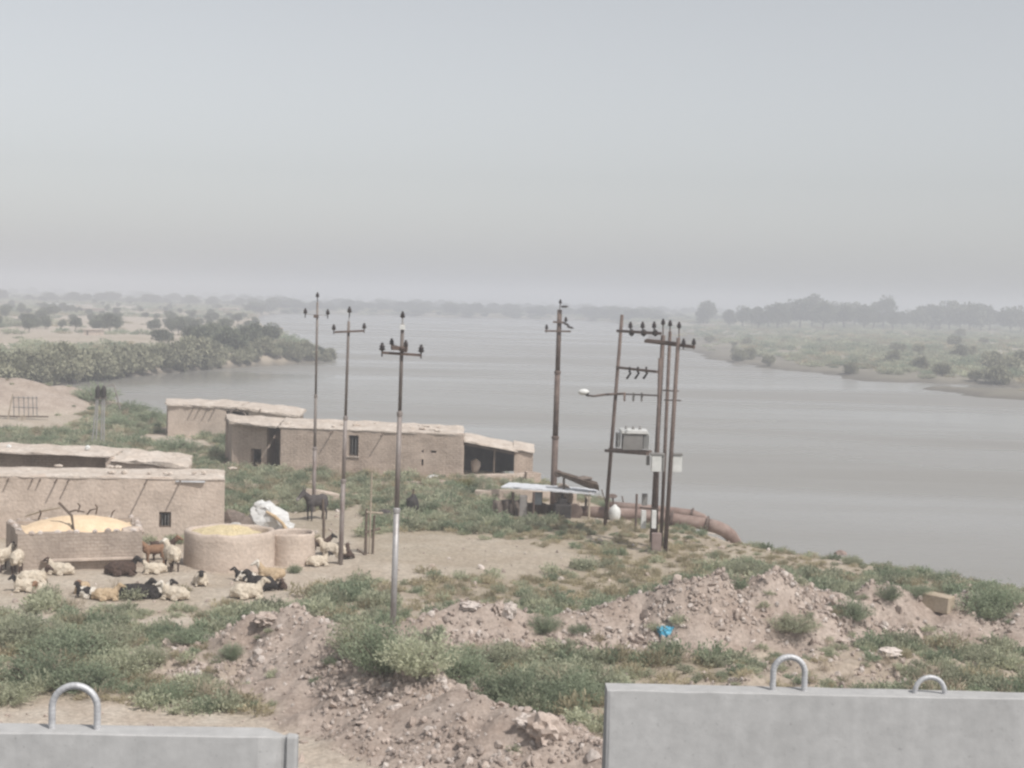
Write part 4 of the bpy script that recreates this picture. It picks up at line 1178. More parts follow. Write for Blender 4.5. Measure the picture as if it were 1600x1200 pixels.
def pole(name, base, top, label, radii, mats, joints, cat='utility pole', group='utility poles on the near bank'):
    bpt = on_ground(*base); tp = A(top[0], top[1], bpt.y)
    r0 = root(name, bpt, label, cat, group)
    ax = tp - bpt
    lo = bpt - ax * .05
    segs = [0] + joints + [1]
    for i in range(len(segs) - 1):
        a = lo if i == 0 else bpt + ax * segs[i]
        MB().tube([a, bpt + ax * segs[i + 1]], [radii[i], radii[i] * .97], 12).build('shaft', mats[i], r0, smooth=True)
        if i: MB().lathe(bpt + ax * (segs[i] - .002), [(radii[i - 1] * .9, -.03), (radii[i - 1] * 1.18, 0), (radii[i - 1] * 1.18, .1), (radii[i], .13)], 12, ax).build('joint_collar', mats[i - 1], r0)
    return r0, bpt, ax

# nearest pole
P1, b1, a1 = pole('utility_pole', (614, 978), (629, 506), 'nearest utility pole, stepped pale steel shaft with double crossarm, foot in big bush',
                  [.085, .068, .05], [GALV, GALV_RUST, POLE], [.38, .70])
Y = b1.y
MB().beam(A(597, 551, Y - .1), A(658, 555, Y - .1), .07).build('crossarm', RUST, P1)
MB().box(A(624, 544, Y - .05), (.42, .34, .1), rz=.2).build('bracket', RUST, P1)
MB().beam(A(613, 541, Y + .35), A(634, 548, Y - .5), .09).build('crossarm', RUST, P1)
for q in ((597, 547, -.1), (658, 550, -.1)): insulator(P1, A(q[0], q[1], Y + q[2]), 1.1)
for q in ((612, 538, .35), (634, 541, -.5)): insulator(P1, A(q[0], q[1], Y + q[2]), .9)
MB().tube([A(629, 507, Y), A(629, 495, Y)], .025, 6).build('spike', GALV, P1)
insulator(P1, A(629, 496, Y), .9)
MB().box(A(629, 511, Y - .08), (.14, .06, .14)).build('tag_plate', WHITE_PAINT, P1)
# second
P2, b2, a2 = pole('utility_pole', (532, 882), (545, 502), 'second utility pole, rusty shaft with single straight crossarm, standing beside the sheep',
                  [.085, .068, .05], [GALV_RUST, GALV_RUST, POLE], [.34, .60])
Y = b2.y
MB().beam(A(523, 519, Y - .08), A(569, 517, Y - .08), .07).build('crossarm', RUST, P2)
for q in ((521.5, 515), (569, 513)): insulator(P2, A(q[0], q[1], Y - .08), 1.0)
MB().tube([A(545, 503, Y), A(546, 488, Y)], .02, 6).build('spike', GALV, P2)
insulator(P2, A(546, 488, Y), 1.1)
# third
P3, b3, a3 = pole('utility_pole', (490, 800), (496, 472), 'thin utility pole standing behind the donkey, farthest of the left three',
                  [.085, .065, .05], [GALV_RUST, POLE, POLE], [.30, .55])
Y = b3.y
MB().beam(A(477, 491, Y - .08), A(512, 493, Y - .08), .03).build('crossarm', GALV, P3)
for q in ((477, 489.5), (512, 491)): insulator(P3, A(q[0], q[1], Y - .08), 1.2)
MB().box(A(494, 494, Y), (.2, .2, .14)).build('bracket', RUST, P3)
MB().tube([A(496, 473, Y), A(496, 464, Y)], .02, 6).build('spike', RUST, P3)
insulator(P3, A(496, 464, Y), 1.1)
# fourth, thick and rusty
P4, b4, a4 = pole('utility_pole', (864, 792), (874.5, 484), 'thick rusty utility pole rising behind the pump shelter roof',
                  [.15, .13, .11], [RUST, RUST, RUST], [.35, .68])
Y = b4.y
MB().beam(A(851, 517, Y - .15), A(892, 518, Y - .15), .08).build('crossarm', RUST, P4)
MB().beam(A(864, 503, Y - .15), A(882, 504, Y - .15), .09).build('crossarm', RUST, P4)
insulator(P4, A(854, 514, Y - .15), 1.1); insulator(P4, A(884, 502, Y - .15), 1.1)
for a, b_ in (((880, 504), (890, 509)), ((886, 510), (896, 513)), ((877, 479), (890, 479))):
    MB().lathe(A(*a, Y - .2), [(.02, 0), (.06, .02), (.03, .07), (.07, .10), (.03, .16), (.07, .2), (.03, .26), (.01, .34)], 8, A(*b_, Y - .25) - A(*a, Y - .2)).build('strain_insulator', INSUL, P4)
MB().tube([A(874.5, 485, Y), A(875.5, 474, Y)], .02, 6).build('spike', RUST, P4)
insulator(P4, A(875.5, 474, Y), 1.0)

# ------------------------------------------------------------------ transformer stand
tl = on_ground(945, 826); tr = on_ground(1037, 863)
TS = root('transformer_stand', off(tr, 0, 0, tr.z), 'leaning multi-pole steel stand carrying beams, fuses and a transformer', 'utility structure')
YL, YR = tl.y, tr.y
def tube2(px0, py0, px1, py1, Y0, Y1, r0_, r1_, m, nm='pole', par=None):
    return MB().tube([A(px0, py0, Y0), A(px1, py1, Y1)], [r0_, r1_], 10).build(nm, m, par or TS, smooth=True)
tube2(944.5, 832, 972, 492, YL, YL - 1.2, .085, .07, RUST)
tube2(1018, 858, 1036, 524, YR + 1.6, YR + .8, .10, .085, RUST)
tube2(1024, 866, 1031, 560, YR + .3, YR + .2, .075, .065, RUST)
tube2(1032, 862, 1047, 518, YR + 1.1, YR + .7, .075, .065, RUST)
tube2(1039, 866, 1060, 528, YR, YR - .2, .09, .075, RUST)
def beam2(px0, py0, px1, py1, Y0, Y1, wd, m=RUST, nm='crossarm', ht=None):
    return MB().beam(A(px0, py0, Y0), A(px1, py1, Y1), wd, ht).build(nm, m, TS)
beam2(965, 517, 1032, 521, YL - 1.2, YR + .9, .11)
beam2(1008, 533, 1085, 542, YR + .95, YR - .35, .12)
beam2(1010, 531, 1062, 537, YR + .55, YR - .05, .10)
beam2(964, 574, 1027, 581, YL - .9, YR + .9, .10)
beam2(960, 615, 1027, 618, YL - .7, YR + 1.0, .06)
beam2(947, 704, 1012, 709, YL - .35, YR + 1.0, .14, ht=.12)
beam2(953, 702, 1016, 706, YL + .75, YR + 1.9, .14, ht=.12)
beam2(1036, 610, 1060, 611, YR + .6, YR - .15, .05); beam2(1038, 625, 1064, 626, YR + .5, YR - .2, .05)
beam2(1000, 793, 1030, 796, YR + .6, YR + .1, .06)
def lerpY(px): return (YL - 1.2) + ((YR + .9) - (YL - 1.2)) * (px - 965) / 67
for px in (985, 1004, 1022):
    insulator(TS, A(px, 512, lerpY(px)), 1.3)
    MB().blob(A(px + 2, 520, lerpY(px) - .15), (.13, .12, .16), 1, .2, 1, px).build('switch', DARK, TS)
for px, py in ((1036, 503), (1047, 505), (1061, 508)):
    Yp = YR + .8 - (px - 1036) * .04
    MB().tube([A(px, py + 22, Yp), A(px, py + 4, Yp)], .025, 6).build('spike', RUST, TS)
    insulator(TS, A(px, py + 4, Yp), 1.2)
for px in (1068, 1084): insulator(TS, A(px, 538, YR - .3), 1.2)
for px in (983, 996, 1009):
    Yp = lerpY(px) - .15
    q = A(px + 1, 573, Yp)
    f_ = MB().lathe(q, [(.03, 0), (.055, .04), (.03, .08), (.055, .12), (.03, .16), (.055, .2), (.03, .25)], 8, (0, 0, -1)).build('fuse_cutout', DARK, TS)
    MB().tube([A(px + 3, 582, Yp - .1), A(px - 4, 592, Yp - .1)], [.035, .05], 7).build('fuse_tube', DARK, f_)
for px in (976, 990, 1003):
    Yp = lerpY(px) - .1
    MB().lathe(A(px, 613, Yp), [(.03, 0), (.055, .04), (.035, .1), (.055, .16), (.035, .22), (.05, .28), (.02, .38)], 8, (0, 0, -1)).build('surge_arrester', GREY_PAINT if px > 980 else PIPE_RUST, TS)
# the lamp on its outreach arm
lp = root('street_lamp', A(968, 616, YL - .8), 'white lamp head on a rusty outreach arm fixed to the left stand pole', 'lamp')
MB().tube([A(976, 615, YL - .9), A(945, 616.5, YL - .95), A(928, 619, YL - 1.0), A(917, 618, YL - 1.0)], [.05, .05, .04, .04], 8).build('arm', RUST, lp, smooth=True)
MB().blob(A(912, 612.5, YL - 1.0), (.24, .16, .13), 2, .05, 1, 1).build('lamp_head', WHITE_PAINT, lp, smooth=True)
MB().blob(A(917, 614, YL - 1.0), (.1, .1, .13), 2, .05, 1, 1).build('lamp_socket', DARK, lp, smooth=True)
# transformer
Yt = (YL + YR) / 2 - .3
tb = A(990, 705, Yt)
tf = root('transformer', tb, 'grey box transformer with white finned end on the stand platform', 'transformer')
def pbox(x0, y0, x1, y1, Yf, depth, nm, m, par, rz=0.0, bev=.015):
    a = A(x0, y1, Yf); c = A(x1, y0, Yf)
    return MB().box(((a.x + c.x) / 2, Yf + depth / 2, (a.z + c.z) / 2), (abs(c.x - a.x), depth, abs(c.z - a.z)), rz=rz, bevel=bev).build(nm, m, par)
pbox(973, 678, 1005, 703, Yt, .85, 'tank', GREY_PAINT, tf)
pbox(970, 673, 1012, 677.5, Yt - .06, 1.0, 'lid', WHITE_PAINT, tf)
for i in range(4): pbox(1006 + i * 2.4, 678, 1007.6 + i * 2.4, 703, Yt + .02, .75, 'cooling_fin', WHITE_PAINT, tf, bev=0)
for i in range(3): pbox(963 + i * 2.8, 677, 964.6 + i * 2.8, 700, Yt + .1, .6, 'cooling_fin', DARK if i == 0 else WHITE_PAINT, tf, bev=0)
for px in (978, 989, 1000): insulator(tf, A(px, 672, Yt + .4), .9, m=GREY_PAINT, name='bushing')
Yb = YR - .35
bx_ = root('meter_box', A(1028, 738, Yb), 'white switch box hung on the stand poles, left of two', 'switch box')
pbox(1018, 712, 1034, 737, Yb, .3, 'case', WHITE_PAINT, bx_); pbox(1034.5, 712, 1039, 737, Yb + .05, .28, 'side', GREY_PAINT, bx_); pbox(1016.5, 709, 1039, 711.5, Yb - .03, .38, 'rain_hood', GREY_PAINT, bx_)
bx2 = root('meter_box', A(1059, 738, Yb), 'white switch box hung on the stand poles, right of two', 'switch box')
pbox(1050, 712, 1066, 738, Yb + .3, .3, 'case', WHITE_PAINT, bx2); pbox(1049, 709, 1067, 711.5, Yb + .26, .38, 'rain_hood', GREY_PAINT, bx2)
pbox(1010, 712, 1015.5, 727, Yb + .4, .2, 'junction_box', GREY_PAINT, TS)
bx3 = root('cabinet_pair', A(1014, 826, YR + .3), 'two narrow white cable cabinets low on the stand poles', 'cabinet')
pbox(1001.5, 798, 1010, 826, YR + .35, .2, 'case', WHITE_PAINT, bx3); pbox(1018, 798, 1026, 826, YR - .1, .2, 'case', WHITE_PAINT, bx3); pbox(1003, 772, 1012, 790, YR + .5, .2, 'fuse_case', GREY_PAINT, bx3)
pbox(1018, 834, 1034, 866, YR - .3, .3, 'footing_box', mat('red_grey_paint', (.22, .165, .15), (.29, .225, .205), scale=3), TS)
ps = on_ground(993, 830)
props(MB().tube([ps - Vector((0, 0, .2)), A(995, 772, ps.y)], .05, 7).build('iron_post', RUST, loc=ps), 'thin iron post standing left of the transformer stand cabinets', 'post')

# ------------------------------------------------------------------ pump shelter and pipes
pc = on_ground(860, 808); Yp = pc.y
PS = root('pump_shelter', pc, 'low pump shelter with white sheet roof over dark machinery by the river', 'shelter')
z0 = A(860, 764, Yp).z
c0 = A(783, 760, Yp + .2); c1 = A(928, 771, Yp - .1)
mb = MB(); nseg = 18
for i in range(nseg):
    a = c0 + (c1 - c0) * (i / nseg); c = c0 + (c1 - c0) * ((i + 1) / nseg)
    z_ = .012 if i % 2 else 0
    P = [a, c, c + Vector((.35, 1.6, .0)), a + Vector((.35, 1.6, .0))]
    mb.add([q + Vector((0, 0, z_)) for q in P] + [q + Vector((0, 0, z_ - .07)) for q in P], [(0, 1, 2, 3), (7, 6, 5, 4), (0, 4, 5, 1), (1, 5, 6, 2), (2, 6, 7, 3), (3, 7, 4, 0)])
mb.build('roof_sheet', WHITE_SHEET, PS)
for px, py, dy, m_ in ((801, 806, .3, WOOD), (833, 810, .1, RUST), (920, 810, 0, WOOD_PALE), (845, 800, 1.45, WOOD), (915, 798, 1.45, WOOD), (800, 798, 1.45, WOOD)):
    q = A(px, py, Yp + dy); t_ = A(px + 1, 769, Yp + dy)
    MB().tube([Vector((q.x, q.y, pc.z - .2)), t_], .055, 7).build('post', m_, PS)
MB().tube([A(920, 782, Yp), A(912, 770, Yp)], .045, 7).build('brace', WOOD_PALE, PS)
def fence_panel(x0, x1, y0, y1, Y0, m, nm):
    a = A(x0, y1, Y0); c = A(x1, y0, Y0); mb = MB()
    k = max(2, int((c.x - a.x) / .16)); rr = random.Random(int(x0))
    for i in range(k):
        mb = MB(); x = a.x + (i + .5) * (c.x - a.x) / k
        hgt = (c.z - pc.z) * rr.uniform(.8, 1.05)
        mb.beam(Vector((x, Y0 + rr.uniform(-.03, .03), pc.z - .15)), Vector((x + rr.uniform(-.04, .04), Y0, pc.z + hgt)), .14, .05).build(nm, m, PS)
def tarp_wall(x0, x1, y0, Y0, m, nm, seed):
    """a hanging cover with folds"""
    a = A(x0, y0, Y0); c = A(x1, y0, Y0); k = 22; V = []; Fc = []
    for s_ in (0, 1):
        for j in range(5):
            for i in range(k + 1):
                t = i / k; z = pc.z - .1 + (a.z - pc.z + .1) * j / 4
                p = Vector((a.x + (c.x - a.x) * t, Y0 + s_ * .05, z))
                p.y += .12 * math.sin(t * 19 + seed) * (1 - .5 * j / 4) + .06 * n3(p, 2, seed)
                if j == 4: p.z += .09 * n3(p, 2.0, seed)
                V.append(p)
    W = k + 1; O = W * 5
    for j in range(4):
        for i in range(k):
            q = j * W + i; Fc.append((q, q + 1, q + W + 1, q + W)); Fc.append((O + q, O + q + W, O + q + W + 1, O + q + 1))
    for i in range(k): Fc.append((4 * W + i, 4 * W + i + 1, O + 4 * W + i + 1, O + 4 * W + i))
    for j in range(4): Fc.append((j * W, j * W + W, O + j * W + W, O + j * W)); Fc.append((j * W + k, O + j * W + k, O + j * W + W + k, j * W + W + k))
    MB().add(V, Fc).build(nm, m, PS, smooth=True)
tarp_wall(770, 814, 781, Yp + .5, HAY_DARK, 'hanging_tarp', 1)
tarp_wall(822, 868, 786, Yp + 1.0, WOOD, 'hanging_tarp', 4)
pbox(811, 775, 824, 811, Yp - .25, .35, 'pier', mat('grey_stone', (.22, .2, .19), (.29, .27, .25), scale=4, bump=.3), PS, bev=.03)
pbox(834, 770, 847, 789, Yp + .6, .3, 'water_can', mat('blue_grey_paint', (.27, .31, .34), (.35, .39, .42), scale=4), PS, bev=.05)
# pump engine
pe = root('pump_engine', A(882, 810, Yp), 'dark oily pump engine block under the white sheet roof', 'engine')
pbox(866, 789, 893, 812, Yp - .1, .8, 'block', DARK, pe, bev=.06)
pbox(872, 780, 886, 789, Yp + .1, .5, 'cylinder_head', DARK, pe, bev=.05)
MB().lathe(A(897, 800, Yp + .2), [(.34, -.06), (.38, -.03), (.38, .03), (.34, .06)], 18, (0, 1, 0)).build('flywheel', RUST, pe)
MB().tube([A(879, 780, Yp + .3), A(879, 772, Yp + .3)], .05, 7).build('exhaust', DARK, pe)
tk = MB().blob(A(881, 775, Yp + 1.2), (.42, .4, .55), 2, .25, 1.3, 2); props(tk.build('brown_sack', MUD_DARK, loc=A(881, 800, Yp + 1.2)), 'brown sack-like lump standing under the shelter behind the engine', 'sack')
# tilted old trough
ot = root('old_trough', A(900, 760, Yp + .8), 'weathered brown trough tilted above the white sheet roof', 'trough')
a, c = A(868, 739, Yp + .6), A(934, 759, Yp + .3)
d_ = (c - a); V = []; Fc = []
for i in range(9):
    t = i / 8; ctr = a + d_ * t; wd = .17 + .2 * min(1, t * 1.4) * (1 if t < .85 else .75)
    for k in range(9):
        an = math.pi + math.pi * k / 8
        V.append(ctr + Vector((-.25 * math.sin(an) * wd, math.cos(an) * wd * 1.4, math.sin(an) * wd + .1)))
    for k in range(9):
        an = 2 * math.pi - math.pi * k / 8
        V.append(ctr + Vector((0, math.cos(an) * wd * 1.2, math.sin(an) * wd * .75 + .12)))
for i in range(8):
    for k in range(18):
        Fc.append((i * 18 + k, i * 18 + (k + 1) % 18, (i + 1) * 18 + (k + 1) % 18, (i + 1) * 18 + k))
Fc += [tuple(range(17, -1, -1)), tuple(8 * 18 + k for k in range(18))]
MB().add(V, Fc).build('trough_shell', WOOD, ot)
MB().blob(A(912, 748, Yp + .4), (.35, .2, .14), 2, .3, 1.5, 3).build('trough_load', HAY_DARK, ot)
MB().tube([A(881, 747, Yp + .5), A(881, 766, Yp + .6)], .06, 6).build('strut', WOOD, ot)
MB().lathe(A(872, 740, Yp + .4), [(.13, -.03), (.17, 0), (.13, .03)], 12, (0, 1, 0)).build('ring', RUST, ot)
MB().tube([A(940, 765, Yp + .6), A(948, 790, Yp + .6)], .03, 6).build('strut', WOOD, ot)
# pipes to the river
Y1 = on_ground(1000, 815).y
pA = root('suction_pipe', off(on_ground(1060, 822), 0, 0, 0), 'thick rusty suction pipe bending down into the river', 'pipe')
zp = lambda px, py, Yq: A(px, py, Yq)
pth = [zp(888, 799, Y1 + .8), zp(940, 801, Y1 + .4), zp(1000, 805, Y1 + .0), zp(1050, 811, Y1 - .2), zp(1085, 816, Y1 - .4), zp(1105, 819.5, Y1 - .5)]
MB().tube(pth, .27, 16).build('pipe_run', PIPE_RUST, pA, smooth=True)
el = [zp(1106, 820, Y1 - .5), zp(1120, 823.5, Y1 - .5), zp(1132, 829, Y1 - .4), zp(1142, 837, Y1 - .2), zp(1150, 850, Y1 + .1), zp(1155, 866, Y1 + .4)]
MB().tube(el, [.29, .29, .29, .29, .28, .28], 16).build('elbow', PIPE_RUST, pA, smooth=True)
for q in (3, 5):
    MB().lathe(pth[q], [(.26, -.05), (.38, -.045), (.38, .045), (.26, .05)], 18, pth[q] - pth[q - 1]).build('flange', RUST, pA)
pB = root('delivery_pipe', off(on_ground(1040, 808), 0, 2, 0), 'second rusty pipe lying behind the thick suction pipe', 'pipe')
pth = [zp(952, 790, Y1 + 3), zp(1000, 794, Y1 + 2.8), zp(1050, 799, Y1 + 2.6), zp(1082, 803, Y1 + 2.4), zp(1098, 809, Y1 + 2.2), zp(1106, 818, Y1 + 2.2)]
MB().tube(pth, [.2, .2, .2, .2, .19, .18], 14).build('pipe_run', PIPE_RUST, pB, smooth=True)
MB().lathe(pth[3], [(.2, -.04), (.28, -.035), (.28, .035), (.2, .04)], 16, pth[3] - pth[2]).build('flange', RUST, pB)
vb = on_ground(960, 812)
vt = root('pump_vessel', vb, 'white dome-topped pump vessel with valve wheel beside the pipes', 'vessel')
z1 = A(960, 788, vb.y).z - vb.z
MB().lathe(vb, [(.18, -.1), (.2, 0), (.26, .1), (.27, z1 * .55), (.22, z1 * .75), (.1, z1 * .9), (.05, z1)], 14).build('vessel_body', WHITE_PAINT, vt, smooth=True)
MB().tube([vb + Vector((-.05, 0, z1 - .05)), A(957, 774, vb.y)], .04, 7).build('valve_stem', RUST, vt)
MB().lathe(A(957, 775, vb.y), [(.02, -.02), (.2, -.02), (.22, 0), (.2, .02), (.02, .02)], 14, (0, -.3, 1)).build('valve_wheel', RUST, vt)
props(MB().tube([on_ground(978, 800) - Vector((0, 0, .2)), A(972, 775, on_ground(978, 800).y)], .04, 6).build('leaning_stake', RUST, loc=on_ground(978, 800)), 'short leaning iron stake beside the white pump vessel', 'stake')
for i, (px, py, rr2, lab) in enumerate(((1063, 822, .32, 'pale mud lump under the suction pipe near the stand'), (1112, 838, .42, 'pale mud lump under the pipe elbow'), (990, 812, .5, 'pale mud bank lump between pump vessel and transformer stand'))):
    q = on_ground(px, py)
    props(MB().blob(q + Vector((0, 0, .05)), (rr2 * 1.6, rr2, rr2 * .7), 2, .3, 1.5, i + 30).build('mud_lump', ROOF, loc=q), lab, 'mud lump')
# ------------------------------------------------------------------ animals
def capsule(bm_v, bm_f, p, q, r0, r1, n=10):
    """closed tapered capsule"""
    p = Vector(p); q = Vector(q); d = (q - p); L = d.length
    d = d / L if L > 1e-6 else Vector((0, 0, 1))
    ref = Vector((0, 0, 1)) if abs(d.z) < .9 else Vector((1, 0, 0))
    u_ = d.cross(ref).normalized(); v_ = d.cross(u_)
    o = len(bm_v); rings = []
    for i in range(1, 4):
        a = math.pi / 2 * (1 - i / 3.0); rings.append((p - d * r0 * math.sin(a), r0 * math.cos(a)))
    for i in range(0, 3):
        a = math.pi / 2 * (i / 3.0); rings.append((q + d * r1 * math.sin(a), r1 * math.cos(a)))
    bm_v.append(tuple(p - d * r0))
    for c, r_ in rings:
        for k in range(n):
            t = 2 * math.pi * k / n; bm_v.append(tuple(c + (u_ * math.cos(t) + v_ * math.sin(t)) * r_))
    bm_v.append(tuple(q + d * r1))
    m = len(rings)
    for k in range(n): bm_f.append((o, o + 1 + (k + 1) % n, o + 1 + k))
    for i in range(m - 1):
        for k in range(n):
            a = o + 1 + i * n; k2 = (k + 1) % n
            bm_f.append((a + k, a + k2, a + n + k2, a + n + k))
    e = o + 1 + m * n
    for k in range(n): bm_f.append((e, e - n + k, e - n + (k + 1) % n))

def organic(caps, ells, voxel, wool=0.0, wool_zone=None):
    """fuse capsules and ellipsoids into one continuous skin"""
    V = []; Fc = []
    for c in caps: capsule(V, Fc, *c)
    mb = MB(); mb.v = V; mb.f = Fc; mb.m = [0] * len(Fc)
    for c, r_ in ells: mb.blob(c, r_, 3, 0, 1, 0)
    me = bpy.data.meshes.new('skin'); me.from_pydata(mb.v, [], mb.f)
    o = bpy.data.objects.new('skin', me); COL.objects.link(o)
    md = o.modifiers.new('r', 'REMESH'); md.mode = 'VOXEL'; md.voxel_size = voxel
    m2 = o.modifiers.new('s', 'SMOOTH'); m2.factor = .5; m2.iterations = 4
    dg = bpy.context.evaluated_depsgraph_get(); dg.update()
    out = bpy.data.meshes.new_from_object(o.evaluated_get(dg))
    bpy.data.objects.remove(o); bpy.data.meshes.remove(me)
    if wool:
        for v in out.vertices:
            if wool_zone(v.co):
                v.co += v.normal * wool * mnoise.fractal(v.co * 9, 1, 2, 2)
    out.polygons.foreach_set('use_smooth', [True] * len(out.polygons))
    out.update()
    return out

def sheep_mesh(pose, head=0.0, goat=False):
    """faces +X; head: yaw of the head in radians; returns mesh + head test"""
    ch, sh_ = math.cos(head), math.sin(head)
    k = .8 if goat else 1.0
    if pose == 'stand':
        zb = .60; nb = Vector((.36, 0, .70)); L0 = Vector((.56, .10 * sh_, .90))
        ells = [((0, 0, zb), (.46, .235 * k, .25 * k)), ((.28, 0, zb), (.22, .2 * k, .23 * k)), ((-.28, 0, zb + .02), (.24, .225 * k, .245 * k))]
        caps = []
        for s_ in (-1, 1):
            caps += [((.28, .12 * s_, .5), (.29, .12 * s_, .26), .075, .042), ((.29, .12 * s_, .26), (.28, .12 * s_, .03), .04, .034)]
            caps += [((-.30, .12 * s_, .5), (-.26, .13 * s_, .33), .10, .06), ((-.26, .13 * s_, .33), (-.36, .12 * s_, .24), .05, .042), ((-.36, .12 * s_, .24), (-.34, .12 * s_, .03), .038, .034)]
    else:
        zb = .25; nb = Vector((.34, 0, .36)); L0 = Vector((.50, .08 * sh_, .60))
        ells = [((0, 0, zb), (.50, .27 * k, .255 * k)), ((.27, 0, zb + .02), (.22, .21 * k, .23 * k)), ((-.28, .02, zb), (.25, .27 * k, .24 * k))]
        caps = []
        for s_ in (-1, 1):
            caps += [((.30, .17 * s_, .16), (.46, .19 * s_, .06), .08, .05), ((.46, .19 * s_, .055), (.28, .23 * s_, .045), .04, .036)]
            caps += [((-.22, .2 * s_, .18), (.0, .29 * s_, .09), .12, .06), ((0, .29 * s_, .06), (-.2, .31 * s_, .045), .045, .036)]
    if goat: caps.append(((-.44, 0, zb + .14), (-.54, 0, zb + .2), .04, .025))
    else: caps.append(((-.46, 0, zb + .02), (-.52, 0, zb - .12), .12, .10))
    caps.append((nb, L0, .135, .095))
    hd = Vector((ch, sh_, 0))
    h0 = L0 + Vector((0, 0, .03)) + hd * .02; h1 = h0 + hd * .20 + Vector((0, 0, -.10))
    caps.append((h0, h1, .088, .05))
    sd = Vector((-sh_, ch, 0))
    for s_ in (-1, 1):
        e0 = h0 + sd * (.07 * s_) + Vector((0, 0, .03)) - hd * .02
        caps.append((e0, e0 + sd * (.11 * s_) + Vector((0, 0, -.05 if not goat else -.02)), .03, .022))
        if goat: caps.append((h0 + sd * (.04 * s_) + Vector((0, 0, .07)), h0 + sd * (.07 * s_) + Vector((0, 0, .2)) - hd * .08, .022, .012))
    hc = (h0 + h1) / 2
    inh = lambda c: (c - hc).length < .215 and (c - L0).dot(hd) > -.06
    me = organic(caps, ells, .024, 0 if goat else .03, lambda c: not inh(c) and c.z > (.34 if pose == 'stand' else .1))
    return me, inh

_sheep = {}
def sheep(px, py, pose, heading, head, mats, label, scale=1.0, goat=False, patch=None, cat=None):
    """mats: body, head, leg/patch"""
    key = (pose, head, goat)
    if key not in _sheep: _sheep[key] = sheep_mesh(pose, head, goat)
    src, inh = _sheep[key]
    me = src.copy(); me.name = 'goat' if goat else 'sheep'
    me.materials.clear()
    for m in mats: me.materials.append(m)
    idx = np.zeros(len(me.polygons), np.int32)
    for i, p in enumerate(me.polygons):
        c = p.center
        if inh(c): idx[i] = 1
        elif pose == 'stand' and c.z < .33: idx[i] = 2
        elif patch and mnoise.noise(Vector(c) * 3.2 + Vector((patch, 0, patch))) > .05: idx[i] = 2
        elif patch and patch < 0 and c.x < .0: idx[i] = 2
    me.polygons.foreach_set('material_index', idx)
    p = on_ground(px, py)
    o = link_mesh('goat' if goat else 'sheep', me, loc=p)
    o.rotation_euler = (0, 0, R(heading)); o.scale = (scale * .93,) * 3
    return props(o, label, cat or ('goat' if goat else 'sheep'), 'resting flock in the yard')

C, CW, CT, K, DB, RB = WOOL, WOOL_W, WOOL_TAN, FUR_K, FUR_DB, FUR_RB
# heading: 0 = to the right, 90 = away from the camera, 180 = left, 270 = towards the camera
sheep(6, 893, 'stand', 75, .0, (C, DB, DB), 'cream sheep seen from behind at the very left edge, by the grain bin', 1.0)
sheep(27, 896, 'stand', 100, .5, (C, DB, DB), 'cream dark-legged sheep seen from behind, second from left edge', 1.0)
sheep(94, 898, 'lie', 176, .0, (C, DB, DB), 'cream sheep with dark face lying against the square bin front', .88)
sheep(190, 899, 'lie', 4, -.5, (DB, K, DB), 'dark brown sheep lying before the square bin, black head to the right', 1.05)
sheep(242, 882, 'stand', 200, .0, (RB, RB, RB), 'red-brown animal standing in the gap between the bins', .95, goat=True)
sheep(254, 876, 'stand', 20, .0, (DB, RB, DB), 'dark brown goat standing behind the cream sheep between the bins', .95, goat=True)
sheep(268, 892, 'stand', 118, .6, (C, CW, DB), 'tall cream sheep standing with white head turned, left of the round bin', 1.12)
sheep(241, 896, 'lie', 200, -.8, (C, K, K), 'small cream sheep with black and white head sitting between the bins', .8)
sheep(52, 912, 'lie', 12, -.5, (C, DB, DB), 'cream sheep with dark head to the right, rearmost of the left trio', .95)
sheep(42, 924, 'lie', 196, .6, (C, K, K), 'cream sheep with black head to the left in the left trio', .85)
sheep(63, 930, 'lie', 262, .0, (C, RB, RB), 'cream sheep with red-brown head facing us, nearest of the left trio', .8)
sheep(128, 926, 'lie', 265, .3, (CT, RB, RB), 'tan lamb with brown head up, behind the black and white lamb', .72)
sheep(136, 934, 'lie', 170, -.6, (CW, K, K), 'black and white patched lamb lying in the scrub edge', .75, patch=3.3)
sheep(166, 938, 'lie', 8, .4, (CT, CT, CT), 'pale tan sheep lying low right of the patched lamb', .82)
sheep(212, 935, 'lie', 10, -.4, (K, K, K), 'all black sheep lying among green weeds', 1.0)
sheep(246, 934, 'lie', 12, .0, (CW, K, K), 'black and white sheep lying between the black and the cream one', .9, patch=-1.5)
sheep(273, 937, 'lie', 170, .5, (C, CW, CW), 'cream sheep with white head lying right of the black and white one', .9)
sheep(313, 914, 'lie', 285, .0, (C, K, C), 'pale sheep with black face looking at us, alone before the round bin', .85)
sheep(382, 907, 'lie', 182, .0, (CW, K, K), 'small white lamb with black marked head behind the black sheep', .7, patch=5.1)
sheep(424, 906, 'lie', 176, .3, (CT, CW, CW), 'tan goat lying at the foot of the smaller round bin', 1.0, goat=True)
sheep(407, 922, 'lie', 172, -.4, (K, K, K), 'all black sheep lying between the tan goat and a cream sheep', 1.0)
sheep(387, 935, 'lie', 6, .5, (C, C, C), 'long cream sheep lying in front of the black one', 1.02)
sheep(440, 921, 'lie', 280, .0, (DB, DB, DB), 'small dark brown kid sitting alone right of the black sheep', .62, goat=True)
sheep(500, 868, 'stand', 20, .0, (DB, K, DB), 'dark goat behind the cream sheep right of the small round bin', .85, goat=True)
sheep(518, 880, 'stand', 165, -.7, (C, C, C), 'cream sheep with lowered head right of the small round bin', .95)
sheep(497, 884, 'lie', 15, .3, (C, K, K), 'cream sheep lying at the right foot of the small round bin', .78)
sheep(544, 872, 'lie', 100, .2, (DB, DB, DB), 'dark brown animal resting just right of the second pole', .75, goat=True)

